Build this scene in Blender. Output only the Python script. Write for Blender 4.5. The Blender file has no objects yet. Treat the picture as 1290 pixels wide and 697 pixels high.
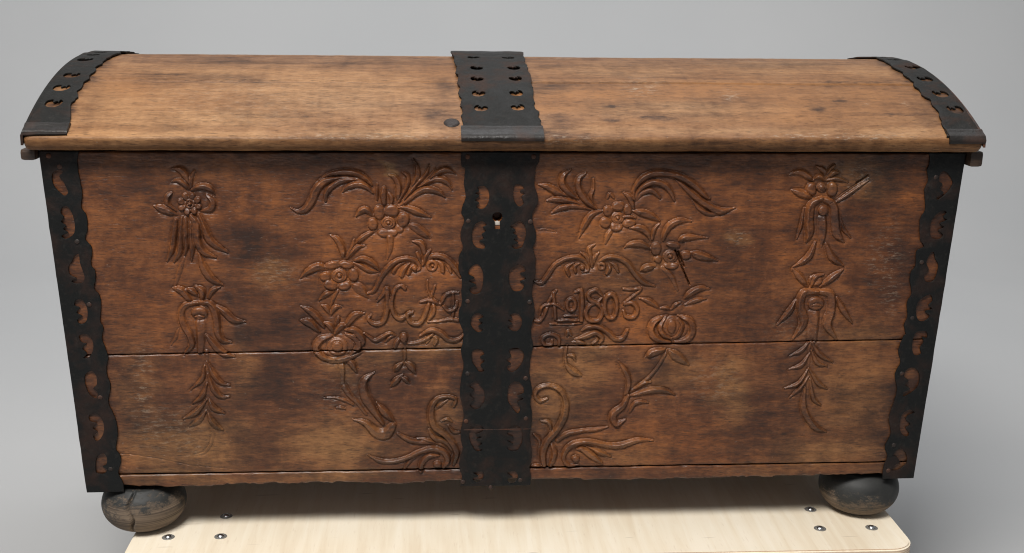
import bpy, bmesh, math, random
import numpy as np
from mathutils import Matrix, Vector
PI = math.pi
random.seed(4); RNG = np.random.default_rng(7)
scene = bpy.context.scene; COL = scene.collection
# ---------------------------------------------------------------- camera
CP = np.array([-0.10919, -1.52738, 0.76671]); YAW, PITCH, ROLL, FPX, V0 = -0.07068, 0.26519, 0.01257, 1492.477, 368.11
cam_data = bpy.data.cameras.new('camera'); cam = bpy.data.objects.new('camera', cam_data); COL.objects.link(cam)
CM = Matrix.Rotation(YAW,3,'Z') @ Matrix.Rotation(PI/2-PITCH,3,'X') @ Matrix.Rotation(ROLL,3,'Z')
cam.matrix_world = Matrix.Translation(CP) @ CM.to_4x4()
cam_data.sensor_fit = 'HORIZONTAL'; cam_data.sensor_width = 36; cam_data.lens = FPX*36/1290
cam_data.shift_y = (V0-348.5)/1290; cam_data.clip_start = .05; cam_data.clip_end = 60
scene.camera = cam
scene.cycles.filter_width = 1.1
CR = np.array(CM)
# ---------------------------------------------------------------- world, lamps, exposure
world = bpy.data.worlds.new('World'); scene.world = world; world.use_nodes = True
world.node_tree.nodes['Background'].inputs[0].default_value = (.98,.99,1,1)
world.node_tree.nodes['Background'].inputs[1].default_value = .21
def area(name, loc, target, sx, sy, power, color):
    l = bpy.data.lights.new(name, 'AREA'); l.shape = 'RECTANGLE'; l.size = sx; l.size_y = sy; l.energy = power; l.color = color
    o = bpy.data.objects.new(name, l); COL.objects.link(o); o.location = loc
    o.rotation_euler = (Vector(target)-Vector(loc)).to_track_quat('-Z','Y').to_euler(); return o
area('key_softbox', (-.75,-1.55,2.75), (0,.05,.35), 1.3, .8, 128, (1,.97,.93))
area('overhead_softbox', (.3,.9,2.9), (0,.3,.3), 2.2, 1.2, 32, (.97,.98,1))
area('backdrop_lamp', (0,1.7,3.0), (0,4.0,.9), 7.0, 1.8, 112, (1,1,1))
scene.view_settings.view_transform = 'Standard'; scene.view_settings.look = 'None'
scene.view_settings.exposure = 0; scene.view_settings.gamma = 1
# ---------------------------------------------------------------- helpers
ZB, H = .07, .46873; ZT = ZB+H; SLOPE = .00667/H; WT, WB = 1.2, 1.15997
def ray(uv):
    d = CR @ np.array([(uv[0]-645)/FPX, -(uv[1]-V0)/FPX, -1.0]); return d
def on_front(u, v):
    """photo point -> (x, distance below the top edge) on the chest's front plane"""
    u = np.asarray(u,float); v = np.asarray(v,float)
    D = np.stack([(u-645)/FPX, -(v-V0)/FPX, -np.ones_like(u)],-1) @ CR.T
    # plane y = SLOPE*(ZT-z)
    n = np.array([0,1,SLOPE]); s = (SLOPE*ZT - CP@n)/(D@n)
    P = CP + D*s[...,None]; return P[...,0], ZT-P[...,2]
def plane_pt(uv, ax, val):
    d = ray(uv); return CP + d*((val-CP[ax])/d[ax])
def halfw(v): return (WT + (WB-WT)*v/H)/2
def catmull(P, n):
    P = np.asarray(P,float); t = np.linspace(0,len(P)-1,n); i = np.clip(t.astype(int),0,len(P)-2); f = t-i
    if P.ndim == 1: P = P[:,None]; one = True
    else: one = False
    E = np.vstack([2*P[0]-P[1], P, 2*P[-1]-P[-2]]); p0,p1,p2,p3 = E[i],E[i+1],E[i+2],E[i+3]; f = f[:,None]
    R = .5*((2*p1)+(-p0+p2)*f+(2*p0-5*p1+4*p2-p3)*f**2+(-p0+3*p1-3*p2+p3)*f**3)
    return R[:,0] if one else R
def closed_catmull(P, k=5):
    P = np.asarray(P,float); n = len(P); out = []
    for i in range(n):
        p0,p1,p2,p3 = P[i-1],P[i],P[(i+1)%n],P[(i+2)%n]
        for j in range(k):
            f = j/k; out.append(.5*((2*p1)+(-p0+p2)*f+(2*p0-5*p1+4*p2-p3)*f**2+(-p0+3*p1-3*p2+p3)*f**3))
    return np.array(out)
_vn = {}
def vnoise(x, y, sx, sy, seed):
    """smooth value noise in [-1,1]; sx, sy = cell size"""
    if seed not in _vn: _vn[seed] = np.random.default_rng(seed).uniform(-1,1,(256,256))
    g = _vn[seed]; X = x/sx+1000.5; Y = y/sy+1000.5; i = np.floor(X).astype(int); j = np.floor(Y).astype(int)
    fx = X-i; fy = Y-j; fx = fx*fx*(3-2*fx); fy = fy*fy*(3-2*fy)
    a,b,c,d = g[i%256,j%256], g[(i+1)%256,j%256], g[i%256,(j+1)%256], g[(i+1)%256,(j+1)%256]
    return (a*(1-fx)+b*fx)*(1-fy)+(c*(1-fx)+d*fx)*fy
def mesh_obj(name, V, F, mat, parent=None, N=None, attrs=None, smooth=True):
    """V (n,3), F (m,4) or (m,3) index array; one mesh object"""
    V = np.ascontiguousarray(V,dtype=np.float32); F = np.ascontiguousarray(F,dtype=np.int32); k = F.shape[1]
    me = bpy.data.meshes.new(name); me.vertices.add(len(V)); me.vertices.foreach_set('co', V.ravel())
    me.loops.add(F.size); me.loops.foreach_set('vertex_index', F.ravel())
    me.polygons.add(len(F)); me.polygons.foreach_set('loop_start', np.arange(0,F.size,k,dtype=np.int32))
    me.polygons.foreach_set('loop_total', np.full(len(F),k,dtype=np.int32))
    me.update(calc_edges=True)
    me.polygons.foreach_set('use_smooth', np.full(len(F),smooth))
    if N is not None: me.normals_split_custom_set_from_vertices(N.astype(np.float32).tolist())
    if attrs is not None:
        a = me.color_attributes.new('tone','FLOAT_COLOR','POINT'); a.data.foreach_set('color', attrs.astype(np.float32).ravel())
    me.materials.append(mat); o = bpy.data.objects.new(name, me); COL.objects.link(o)
    if parent: o.parent = parent
    return o
def bm_obj(name, bm, mat, parent=None, smooth=True, angle=None):
    me = bpy.data.meshes.new(name); bmesh.ops.recalc_face_normals(bm, faces=bm.faces); bm.to_mesh(me); bm.free()
    for p in me.polygons: p.use_smooth = smooth
    if angle: me.set_sharp_from_angle(angle=math.radians(angle))
    me.materials.append(mat); o = bpy.data.objects.new(name, me); COL.objects.link(o)
    if parent: o.parent = parent
    return o
def tag(o, label, cat=None, kind=None, group=None):
    o['label'] = label
    if cat: o['category'] = cat
    if kind: o['kind'] = kind
    if group: o['group'] = group
    return o
def empty(name, parent=None):
    o = bpy.data.objects.new(name, None); COL.objects.link(o); o.empty_display_size = .1
    if parent: o.parent = parent
    return o
def box_bm(x0,x1,y0,y1,z0,z1, bev=.0015, cuts=0, jitter=0):
    bm = bmesh.new(); r = bmesh.ops.create_cube(bm, size=1)
    for v in bm.verts: v.co = Vector(((x0+x1)/2+v.co.x*(x1-x0), (y0+y1)/2+v.co.y*(y1-y0), (z0+z1)/2+v.co.z*(z1-z0)))
    if bev: bmesh.ops.bevel(bm, geom=bm.edges[:], offset=bev, segments=2, affect='EDGES', profile=.6)
    return bm
def lathe_bm(prof, n=48, loc=(0,0,0), wob=0):
    bm = bmesh.new(); rings = []
    for (r,z) in prof:
        if r < 1e-6: rings.append([bm.verts.new((loc[0],loc[1],loc[2]+z))]); continue
        rings.append([bm.verts.new((loc[0]+r*(1+wob*math.sin(2*a*2*PI/n+1))*math.cos(a*2*PI/n), loc[1]+r*math.sin(a*2*PI/n), loc[2]+z)) for a in range(n)])
    for A,B in zip(rings, rings[1:]):
        for k in range(n):
            a,b = A[k%len(A)],A[(k+1)%len(A)]; c,d = B[(k+1)%len(B)],B[k%len(B)]
            vs = []
            for q in (a,b,c,d):
                if q not in vs: vs.append(q)
            if len(vs) > 2: bm.faces.new(vs)
    return bm
# ---------------------------------------------------------------- materials
def newmat(name):
    m = bpy.data.materials.new(name); m.use_nodes = True; nt = m.node_tree; return m, nt, nt.nodes['Principled BSDF']
class NT:
    def __init__(s, nt): s.nt = nt
    def n(s, typ, **kw):
        x = s.nt.nodes.new(typ)
        for k,v in kw.items(): setattr(x,k,v)
        return x
    def l(s, a, b): s.nt.links.new(a,b)
    def coord(s, scale, loc=(0,0,0), rot=(0,0,0), src='Object'):
        tc = s.n('ShaderNodeTexCoord'); mp = s.n('ShaderNodeMapping'); mp.inputs['Scale'].default_value = scale
        mp.inputs['Location'].default_value = loc; mp.inputs['Rotation'].default_value = rot
        s.l(tc.outputs[src], mp.inputs[0]); return mp.outputs[0]
    def noise(s, vec, scale=1, detail=4, rough=.55, dist=0):
        x = s.n('ShaderNodeTexNoise'); x.inputs['Scale'].default_value = scale; x.inputs['Detail'].default_value = detail
        x.inputs['Roughness'].default_value = rough; x.inputs['Distortion'].default_value = dist; s.l(vec, x.inputs['Vector']); return x.outputs['Fac']
    def ramp(s, fac, stops):
        r = s.n('ShaderNodeValToRGB'); e = r.color_ramp.elements
        while len(e) < len(stops): e.new(.5)
        for q,(p,c) in zip(e, stops): q.position = p; q.color = (*c,1) if len(c)==3 else c
        s.l(fac, r.inputs[0]); return r.outputs[0]
    def val(s, fac, a, b, lo=0, hi=1):
        m = s.n('ShaderNodeMapRange'); m.inputs[1].default_value = a; m.inputs[2].default_value = b; m.inputs[3].default_value = lo; m.inputs[4].default_value = hi
        s.l(fac, m.inputs[0]); return m.outputs[0]
    def math(s, op, a, b=None, c=None, clamp=False):
        m = s.n('ShaderNodeMath', operation=op); m.use_clamp = clamp
        for i,q in enumerate((a,b,c)):
            if q is None: continue
            if isinstance(q,(int,float)): m.inputs[i].default_value = q
            else: s.l(q, m.inputs[i])
        return m.outputs[0]
    def mix(s, fac, a, b, mode='MIX'):
        m = s.n('ShaderNodeMix', data_type='RGBA', blend_type=mode); m.clamp_factor = True
        if isinstance(fac,(int,float)): m.inputs[0].default_value = fac
        else: s.l(fac, m.inputs[0])
        for i,q in ((6,a),(7,b)):
            if isinstance(q,tuple): m.inputs[i].default_value = (*q,1)
            else: s.l(q, m.inputs[i])
        return m.outputs[2]
    def bump(s, height, strength, dist, normal=None):
        b = s.n('ShaderNodeBump'); b.inputs['Strength'].default_value = strength; b.inputs['Distance'].default_value = dist
        s.l(height, b.inputs['Height'])
        if normal is not None: s.l(normal, b.inputs['Normal'])
        return b.outputs[0]
def wood(name, dark, mid, light, rough=.47, seed=0, ton=True, spec=.5, bump=1.0, scuff=.38, gz=95, red=(.25,.085,.026), tan=(.32,.185,.088), blk=(.014,.008,.006), cw=(.30,.34,.34,.22), lines=.3):
    """grain runs along x; the 'tone' attribute carries stains, wear, painted shade and shine: r dark, g pale, b red polish, a scuffs"""
    m, nt, bs = newmat(name); q = NT(nt)
    longg = q.noise(q.coord((1.3,gz,gz),(seed,seed*2,0)),1,6,.62,.25)           # long growth lines
    fine = q.noise(q.coord((42,170,170),(seed+4,1,3)),1,4,.8,.3)              # short fibres
    fleck = q.noise(q.coord((85,640,640),(seed+1,7,3)),1,2,.6,.1)              # pores
    pat = q.noise(q.coord((10,15,15),(seed+9,5,2)),1,7,.70,.4); big = q.noise(q.coord((2.2,5,5),(seed,5,2)),1,3,.6,.6)
    saw = q.noise(q.coord((55,11,11),(seed+2,8,1)),1,4,.65,.5)
    f = .5
    for w_, g_ in zip(cw+(.13,), (longg,fine,pat,big,saw)): f = q.math('ADD', q.math('MULTIPLY', q.math('SUBTRACT',g_,.5), w_*1.25), f)
    c = q.ramp(f, [(.38,dark),(.50,mid),(.63,light)])
    c = q.mix(q.math('MULTIPLY',q.val(longg,.60,.66),lines), c, dark)
    pore = q.val(fleck,.56,.68)
    if ton:
        a = q.n('ShaderNodeVertexColor', layer_name='tone'); sp = q.n('ShaderNodeSeparateColor'); q.l(a.outputs[0], sp.inputs[0])
        mixn = q.math('ADD',q.math('MULTIPLY',pat,.55),q.math('MULTIPLY',fine,.45)); brk = q.val(mixn,.36,.60,.35,1.2)
        c = q.mix(q.math('MULTIPLY',sp.outputs[2],brk,clamp=True), c, q.ramp(f,[(.38,mid),(.62,red)]))
        c = q.mix(q.math('MULTIPLY',sp.outputs[1],brk,clamp=True), c, q.ramp(f,[(.38,tuple(x*.42 for x in tan)),(.62,tan)]))
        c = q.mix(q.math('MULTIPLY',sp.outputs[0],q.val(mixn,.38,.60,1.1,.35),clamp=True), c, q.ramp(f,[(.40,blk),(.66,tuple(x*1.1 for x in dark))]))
        scf = q.val(q.noise(q.coord((90,300,300),(1,2,seed)),1,4,.75),.53,.63)
        c = q.mix(q.math('MULTIPLY',q.math('MULTIPLY',scf,a.outputs['Alpha']),scuff), c, (.34,.28,.21))
    c = q.mix(q.math('MULTIPLY',pore,.5), c, blk)
    spk = q.val(q.noise(q.coord((160,260,260),(3,seed,1)),1,2,.5),.72,.78)
    c = q.mix(q.math('MULTIPLY',spk,.2), c, (.36,.30,.24))
    q.l(c, bs.inputs['Base Color'])
    r = q.val(q.math('ADD',q.math('MULTIPLY',pat,.6),q.math('MULTIPLY',fine,.4)),.3,.7,rough+.12,rough-.12)
    q.l(r, bs.inputs['Roughness']); bs.inputs['Specular IOR Level'].default_value = spec
    hb = q.math('ADD', q.math('MULTIPLY',longg,.4), q.math('SUBTRACT', q.math('MULTIPLY',fine,.35), q.math('MULTIPLY',pore,.15)))
    n = q.bump(hb, .55*bump, .0016); q.l(n, bs.inputs['Normal'])
    return m
W_FRONT = wood('carved_brown_wood', (.029,.0102,.0053), (.088,.0295,.0112), (.200,.073,.0255), seed=0, spec=.45, rough=.39, cw=(.14,.26,.44,.28), red=(.27,.088,.022), tan=(.31,.150,.056))
W_LID = wood('lid_wood', (.062,.026,.011), (.178,.082,.033), (.285,.148,.064), rough=.5, seed=3, scuff=.65, gz=60, spec=.2, red=(.27,.115,.034), tan=(.37,.203,.094), cw=(.24,.20,.16,.22), lines=.22)
W_PLAIN = wood('side_wood', (.045,.019,.009), (.095,.042,.019), (.15,.072,.035), seed=6, ton=False)
def iron(name, base=(.007,.0075,.0075), rust=(.045,.019,.012), amt=.42, rough=.42, spec=.2):
    m, nt, bs = newmat(name); q = NT(nt)
    n1 = q.noise(q.coord((22,22,22)),1,6,.65,.3); n2 = q.noise(q.coord((140,140,140)),1,4,.6); n3 = q.noise(q.coord((7,7,9),(3,1,2)),1,4,.6)
    rs = q.val(q.math('ADD',q.math('MULTIPLY',n1,.6),q.math('MULTIPLY',n3,.4)),.48,.62)
    c = q.mix(q.math('MULTIPLY',rs,amt), base, rust); c = q.mix(q.math('MULTIPLY',q.val(n2,.55,.75),.35), c, (.035,.031,.027))
    q.l(c, bs.inputs['Base Color']); bs.inputs['Metallic'].default_value = 0; bs.inputs['Specular IOR Level'].default_value = spec
    q.l(q.val(n1,.3,.7,rough-.08,rough+.2), bs.inputs['Roughness'])
    h = q.math('ADD', q.math('MULTIPLY',n1,1.0), q.math('MULTIPLY',n2,.25)); q.l(q.bump(h,.75,.0035), bs.inputs['Normal']); return m
IRON = iron('black_iron'); IRON_FOLD = iron('polished_iron', (.012,.010,.009), (.05,.025,.017), .7, .42, .3); IRON_LID = iron('browned_iron', (.010,.0098,.009), (.050,.022,.013), .6, .5, .12)
IRON_RUST = iron('rusty_iron', (.026,.020,.018), (.11,.042,.022), .9, .5)
def flat(name, col, rough=.5, metal=0): 
    m, nt, bs = newmat(name); bs.inputs['Base Color'].default_value = (*col,1); bs.inputs['Roughness'].default_value = rough; bs.inputs['Metallic'].default_value = metal; return m
# ---- carving: strokes traced on the front board; each tile = (photo x, photo y, zoom)
TILES = {'A1':(365,195,5.81),'A2':(365,290,5.81),'A3':(365,370,5.81),'A4':(365,485,5.81),
 'L1':(180,200,4.1),'L2':(180,350,5.81),'L3':(180,440,4.98),
 'R1':(665,200,5.81),'R2':(780,200,5.81),'R3':(665,300,5.81),'R4':(770,290,5.81),
 'R5':(665,395,5.86),'R6':(665,475,5.36),'S1':(960,200,4.65),'S2':(960,330,3.03)}
LF, ST, PT, LT, NU, SC, FC = ('carved_leaf','carved_stem','carved_petal','carved_letter',
                              'carved_numeral','carved_scroll','carved_flower_centre')
CARV = []
def S(tile, pts, w, kind=LF, h=1.0, g=0.35):     # swept stroke: points, half widths, height factor, groove
    CARV.append(('S', tile, pts, w, kind, h, g))
def E(tile, cx, cy, rx, ry, ang=0, kind=PT, h=1.0, g=0.0):
    CARV.append(('E', tile, (cx,cy,rx,ry,ang), None, kind, h, g))
def RING(tile, cx, cy, rx, ry, w, kind=FC, h=.8):
    pts=[(cx+rx*math.cos(a*PI/8), cy+ry*math.sin(a*PI/8)) for a in range(17)]
    CARV.append(('S', tile, pts, [w], kind, h, 0.0))
def BLOSSOM(tile, cx, cy, petals, r1, r2):
    for p in petals: E(tile, *p, g=.25)
    E(tile, cx, cy, r1, r1*.85, kind=FC, h=.9); RING(tile, cx, cy, r1*.8, r1*.68, r1*.17)
    RING(tile, cx, cy, r2, r2*.9, r2*.3); E(tile, cx, cy, r2*.55, r2*.5, kind=FC, h=.8)
# left cartouche, top spray
t='A1'
S(t,[(5,392),(60,418),(115,400),(160,340),(195,260),(250,200),(340,180),(450,175),(540,195),(600,245)],[2,14,24,28,30,26,18,14,12,6])
S(t,[(262,335),(265,290),(300,240),(370,200),(450,188),(520,200),(590,240)],[12,18,20,18,14,12,6])
S(t,[(385,275),(430,235),(500,218),(560,235),(610,285)],[3,18,22,18,6])
S(t,[(210,190),(290,145),(400,128),(490,140),(560,180),(600,225)],[2,14,20,20,16,8])
S(t,[(640,215),(640,260),(640,330)],[5,12,8],ST)
S(t,[(725,290),(745,320),(740,360)],[10,18,12]); S(t,[(690,252),(685,300),(690,360)],[18,24,16])
S(t,[(720,150),(765,165),(795,220),(795,290),(790,350)],[4,18,22,20,10])
S(t,[(905,30),(935,100),(930,180),(890,260),(820,350)],[4,16,22,20,8])
S(t,[(830,130),(865,160),(865,220),(830,290),(800,345)],[10,14,14,12,8])
S(t,[(1065,95),(1045,140),(1000,190),(940,240)],[4,14,14,6])
S(t,[(1020,75),(1000,140),(950,200),(890,270),(830,350)],[4,12,14,16,8])
S(t,[(1215,140),(1150,110),(1090,130),(1030,185),(950,240)],[2,20,22,16,6])
S(t,[(1190,260),(1150,200),(1090,180),(1020,200),(940,240)],[2,18,20,14,6])
S(t,[(1140,315),(1080,270),(1000,255),(920,290),(850,350),(800,380)],[3,18,22,18,14,8])
S(t,[(790,390),(860,395),(930,420),(1035,462)],[4,18,24,3])
S(t,[(485,455),(520,415),(560,405),(610,450)],[4,20,22,8])
S(t,[(860,515),(920,535),(980,580),(1025,615)],[6,28,26,4],h=.8,g=.6)
S(t,[(635,555),(570,585),(520,620),(485,655)],[8,16,18,8],ST)
BLOSSOM(t,722,502,[(655,425,45,58,0),(745,415,58,52,0),(607,510,40,48,0),(800,545,36,32,0),(830,478,48,58,20),(715,575,78,36,0)],54,26)
t='A2'
S(t,[(735,65),(735,140),(715,215)],[26,18,5],ST,h=.7)
S(t,[(295,40),(350,75),(385,150),(390,225)],[4,22,24,10])
S(t,[(470,75),(465,120),(440,170),(400,225)],[8,14,16,10])
S(t,[(550,118),(500,125),(460,165),(420,210)],[4,16,16,8])
S(t,[(665,308),(590,300),(520,265),(470,245)],[3,16,18,8]); S(t,[(660,305),(610,250),(540,215),(480,225)],[3,20,22,10])
S(t,[(75,355),(140,300),(210,270),(270,285)],[3,22,28,12])
S(t,[(450,400),(510,430),(575,500)],[8,38,4],h=.8,g=.6)
S(t,[(325,455),(270,470),(210,520)],[4,20,3]); S(t,[(350,450),(320,510),(300,570)],[10,10,8],ST)
BLOSSOM(t,362,335,[(320,258,70,32,-8),(415,258,58,30,10),(465,330,44,55,0),(262,345,45,40,0),(300,405,58,38,15),(400,410,52,34,-10)],60,32)
S(t,[(760,310),(790,265),(840,240)],[14,14,8]); S(t,[(820,335),(840,290),(880,245)],[16,18,8]); S(t,[(870,320),(885,285),(910,260)],[14,14,8])
S(t,[(575,465),(620,445),(670,350),(720,280),(790,225),(870,210),(930,235),(950,280),(915,300)],[8,14,16,20,18,16,14,14,10],SC)
E(t,915,280,20,20,kind=SC)
S(t,[(1180,310),(1150,250),(1100,210)],[10,14,8]); S(t,[(1120,300),(1110,250),(1060,225)],[16,18,8])
S(t,[(1250,345),(1210,280),(1150,215),(1080,190),(1020,205),(985,255)],[10,22,20,18,16,8],SC)
RING(t,1040,262,30,30,13,SC); E(t,1045,262,12,12,kind=SC)
S(t,[(900,85),(960,100),(985,160),(985,230)],[6,22,20,10]); S(t,[(930,170),(950,210),(970,260)],[10,14,6]); S(t,[(1030,150),(1000,190),(975,260)],[8,16,6])
# script initials
S(t,[(640,525),(680,480),(712,430),(718,520),(712,600),(680,675),(620,688),(575,655),(595,625)],[5,10,15,16,17,16,15,12,8],LT,g=.1)
S(t,[(845,430),(810,410),(770,440),(745,530),(760,610),(805,650),(855,630),(880,600)],[12,10,12,14,15,16,14,10],LT,g=.1)
S(t,[(900,605),(862,620),(880,675),(940,688),(985,640),(1020,540),(1065,410)],[9,12,14,15,14,13,6],LT,g=.1)
S(t,[(1010,370),(1012,440),(1045,520),(1055,600),(1010,670)],[5,8,12,13,9],LT,g=.1)
S(t,[(955,530),(1010,515),(1060,525),(1100,545)],[8,11,12,8],LT,g=.1)
S(t,[(1105,545),(1140,480),(1190,460),(1235,462)],[9,12,11,7],LT,g=.1); S(t,[(1195,465),(1200,560),(1190,650)],[8,12,10],LT,g=.1)
S(t,[(1125,560),(1165,592),(1215,570),(1225,530)],[9,12,11,8],LT,g=.1); S(t,[(1010,675),(1100,668),(1170,655),(1232,662)],[6,8,11,12],LT,g=.1)
t='A3'
S(t,[(80,95),(150,130),(210,190),(250,250)],[4,24,26,10]); S(t,[(80,200),(140,215),(215,280)],[8,28,10])
S(t,[(235,88),(270,110),(300,160)],[6,20,8]); S(t,[(380,100),(330,105),(305,150)],[4,18,8]); S(t,[(355,185),(345,220),(340,270)],[16,16,8])
S(t,[(550,145),(480,160),(430,215),(410,250)],[3,26,22,6])
S(t,[(370,490),(385,560),(385,640),(400,700)],[28,22,18,18],ST,h=.6); S(t,[(400,495),(450,510),(490,580)],[10,26,6])
E(t,345,390,165,108,kind='carved_pomegranate',h=.8)
S(t,[(190,440),(300,490),(420,475),(530,430)],[8,22,22,8],PT); S(t,[(310,310),(230,335),(190,400),(240,465),(330,490)],[10,26,28,22,8],PT)
S(t,[(410,300),(480,325),(505,385),(440,450)],[10,26,26,8],PT); S(t,[(400,268),(470,272),(530,330),(535,380)],[6,24,24,8],PT)
E(t,350,390,85,75,kind=PT); E(t,350,388,45,48,kind=PT,h=1.1)
S(t,[(250,215),(295,240),(325,295)],[6,22,8]); S(t,[(410,230),(370,245),(330,300)],[6,22,8])
S(t,[(545,295),(620,345),(680,320),(730,295),(770,310)],[6,14,16,14,8],SC)
S(t,[(700,355),(730,325),(760,315)],[8,12,6]); S(t,[(770,395),(785,360),(820,320)],[12,15,8]); E(t,835,325,32,42,kind=LF)
S(t,[(1060,375),(1075,335),(1030,310)],[12,15,6]); S(t,[(1000,365),(1020,335),(990,320)],[8,12,6])
S(t,[(865,370),(930,362),(990,340),(1050,300)],[8,13,14,10],SC)
S(t,[(950,315),(1030,272),(1100,290),(1160,338),(1230,340),(1275,305)],[6,17,19,19,16,10],SC)
S(t,[(845,410),(845,470),(840,520)],[10,11,10],ST)
S(t,[(850,510),(890,540),(920,585)],[10,26,6]); S(t,[(825,510),(790,540),(770,570)],[6,22,8])
S(t,[(825,600),(780,640),(740,680)],[8,24,8]); S(t,[(820,615),(850,635),(875,660)],[8,18,6])
t='A4'
S(t,[(400,20),(440,80),(500,140),(560,220)],[22,20,16,10],ST,h=.7)
S(t,[(250,98),(340,98),(410,120),(465,150)],[3,10,12,6]); S(t,[(335,172),(370,168),(405,178)],[4,12,6])
S(t,[(460,255),(550,280),(630,350),(700,360),(755,300)],[3,22,38,46,28],SC)
S(t,[(620,-90),(545,-30),(545,60),(590,150),(680,285)],[3,26,38,36,14])
S(t,[(635,135),(690,200),(755,265)],[6,30,10])
S(t,[(790,360),(860,400),(940,420),(1040,425),(1120,450),(1175,510)],[10,18,18,18,20,12],SC)
S(t,[(930,395),(1010,408),(1080,435)],[4,12,6])
S(t,[(840,620),(880,560),(940,520)],[8,14,8])
S(t,[(960,630),(970,570),(1020,525),(1090,520)],[18,22,20,10])
S(t,[(1110,270),(1150,255),(1185,275)],[8,12,8]); S(t,[(1160,300),(1195,345),(1240,350)],[8,14,10])
S(t,[(1020,330),(1060,390),(1140,420),(1190,480)],[10,22,22,14],SC)
S(t,[(1050,190),(1100,150),(1160,110)],[8,14,8])
S(t,[(1200,160),(1215,110),(1160,88),(1090,100),(1045,150),(1035,230),(1060,310),(1130,360),(1190,430),(1220,500),(1200,580)],[10,13,14,16,22,26,26,24,24,24,14],SC)
S(t,[(570,515),(650,555),(740,565),(850,540),(950,495),(1050,470),(1130,495),(1155,550),(1125,605)],[3,16,18,18,20,22,24,24,14],SC)
E(t,1080,582,34,28,kind=SC)
# left hanging posy
t='L1'
S(t,[(150,50),(195,60),(225,100),(235,150)],[4,16,18,8]); S(t,[(265,65),(250,100),(245,150)],[6,10,8])
S(t,[(145,120),(185,115),(215,135),(235,160)],[3,12,12,5]); S(t,[(250,165),(300,145),(345,155),(372,185)],[6,16,16,4])
S(t,[(145,180),(125,200),(125,240),(165,270)],[8,13,13,8]); S(t,[(330,190),(360,220),(350,260),(300,272)],[8,15,15,6])
S(t,[(55,245),(110,265),(175,290)],[4,20,5])
S(t,[(170,320),(160,400),(150,470),(125,530)],[10,16,14,5],ST); S(t,[(205,310),(197,400),(190,480),(160,535)],[12,15,15,5],ST)
S(t,[(215,510),(190,580),(165,670)],[4,12,4],ST,h=.6)
S(t,[(225,300),(222,380),(225,450),(215,500)],[10,13,12,4],ST); S(t,[(250,300),(252,380),(255,460),(250,530)],[12,14,14,4],ST)
S(t,[(285,290),(315,360),(350,430),(440,487)],[10,18,20,4]); S(t,[(285,480),(310,560),(350,620),(410,655)],[5,18,18,5])
S(t,[(240,290),(275,340),(280,420),(310,480),(375,512)],[10,20,20,18,5])
for k in range(8): E(t,240+44*math.cos(k*PI/4+.3),235+40*math.sin(k*PI/4+.3),22,17,math.degrees(k*PI/4+.3),g=.2)
RING(t,240,235,20,18,6); E(t,240,235,11,10,kind=FC)
t='L2'
S(t,[(220,80),(280,95),(330,150),(360,190)],[8,26,22,8]); S(t,[(310,90),(360,100),(405,140)],[6,22,8])
S(t,[(385,65),(430,100),(430,155)],[10,28,14]); S(t,[(565,70),(510,95),(480,150)],[5,18,10])
S(t,[(260,380),(240,440),(205,495)],[6,12,3],ST,h=.7)
S(t,[(420,320),(425,420),(420,540)],[40,34,24],ST,h=.7)
S(t,[(460,420),(510,480),(580,550),(670,580)],[8,24,26,6])
S(t,[(500,195),(590,250),(660,310),(750,325)],[8,26,24,4])
S(t,[(400,185),(480,190),(520,240),(540,320),(545,400),(580,460),(650,475)],[14,22,30,30,26,20,4],PT,g=.5)
S(t,[(400,185),(310,205),(280,270),(300,350),(345,430),(355,500),(300,565)],[14,20,24,26,24,20,6],PT,g=.5)
E(t,412,262,66,54,kind=FC,h=.9); E(t,410,288,40,20,kind=FC,h=.5); S(t,[(375,290),(410,282),(447,290)],[4,9,4],FC,h=.9,g=0)
t='L3'
S(t,[(400,20),(400,100),(405,200),(400,320),(400,400)],[14,10,8,8,6],ST,h=.6)
for p in ([(400,80),(440,160),(490,215),(545,228)],[(405,160),(440,250),(490,300),(545,300)]): S(t,p,[4,18,14,3])
S(t,[(405,310),(440,370),(510,405)],[4,18,4]); S(t,[(400,390),(440,470),(500,510)],[4,20,5])
S(t,[(385,110),(370,190),(300,255)],[5,14,3]); S(t,[(400,220),(370,300),(310,345)],[5,16,3])
S(t,[(400,320),(330,400),(250,440)],[5,18,3]); S(t,[(395,390),(350,450),(290,490)],[5,18,3],h=.7)
S(t,[(430,480),(440,550),(400,640),(330,670)],[4,10,10,3],ST,h=.4)
# right cartouche
t='R1'
S(t,[(75,190),(150,210),(240,260),(350,300)],[4,22,24,6]); S(t,[(140,310),(210,300),(310,315),(430,355)],[6,22,20,6])
S(t,[(175,400),(250,360),(350,350),(480,378)],[6,20,16,6])
S(t,[(320,80),(260,120),(250,180),(290,240),(370,295)],[4,20,24,24,8]); S(t,[(480,150),(480,220),(460,280),(490,360)],[8,12,16,8])
S(t,[(425,105),(370,150),(375,230),(430,310),(500,370)],[8,20,24,22,8])
S(t,[(545,385),(470,410),(420,480),(375,580)],[6,20,22,4])
S(t,[(585,290),(600,258),(630,290)],[8,10,8])
S(t,[(620,520),(590,560),(570,620)],[16,20,10],ST,h=.6)
BLOSSOM(t,660,435,[(650,500,50,38,0),(590,385,42,44,0),(665,352,52,40,0),(735,378,34,46,0),(568,470,46,42,0),(742,476,54,36,0)],50,26)
S(t,[(700,250),(750,290),(775,370)],[6,22,8]); S(t,[(72,522),(130,518),(205,535)],[2,7,2],'carved_leaf',h=.5,g=0)
t='R2'
S(t,[(535,305),(590,370),(660,405),(740,405)],[3,14,16,10]); S(t,[(415,155),(490,220),(570,290),(650,345),(740,385),(850,362)],[3,18,22,24,24,4])
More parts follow.
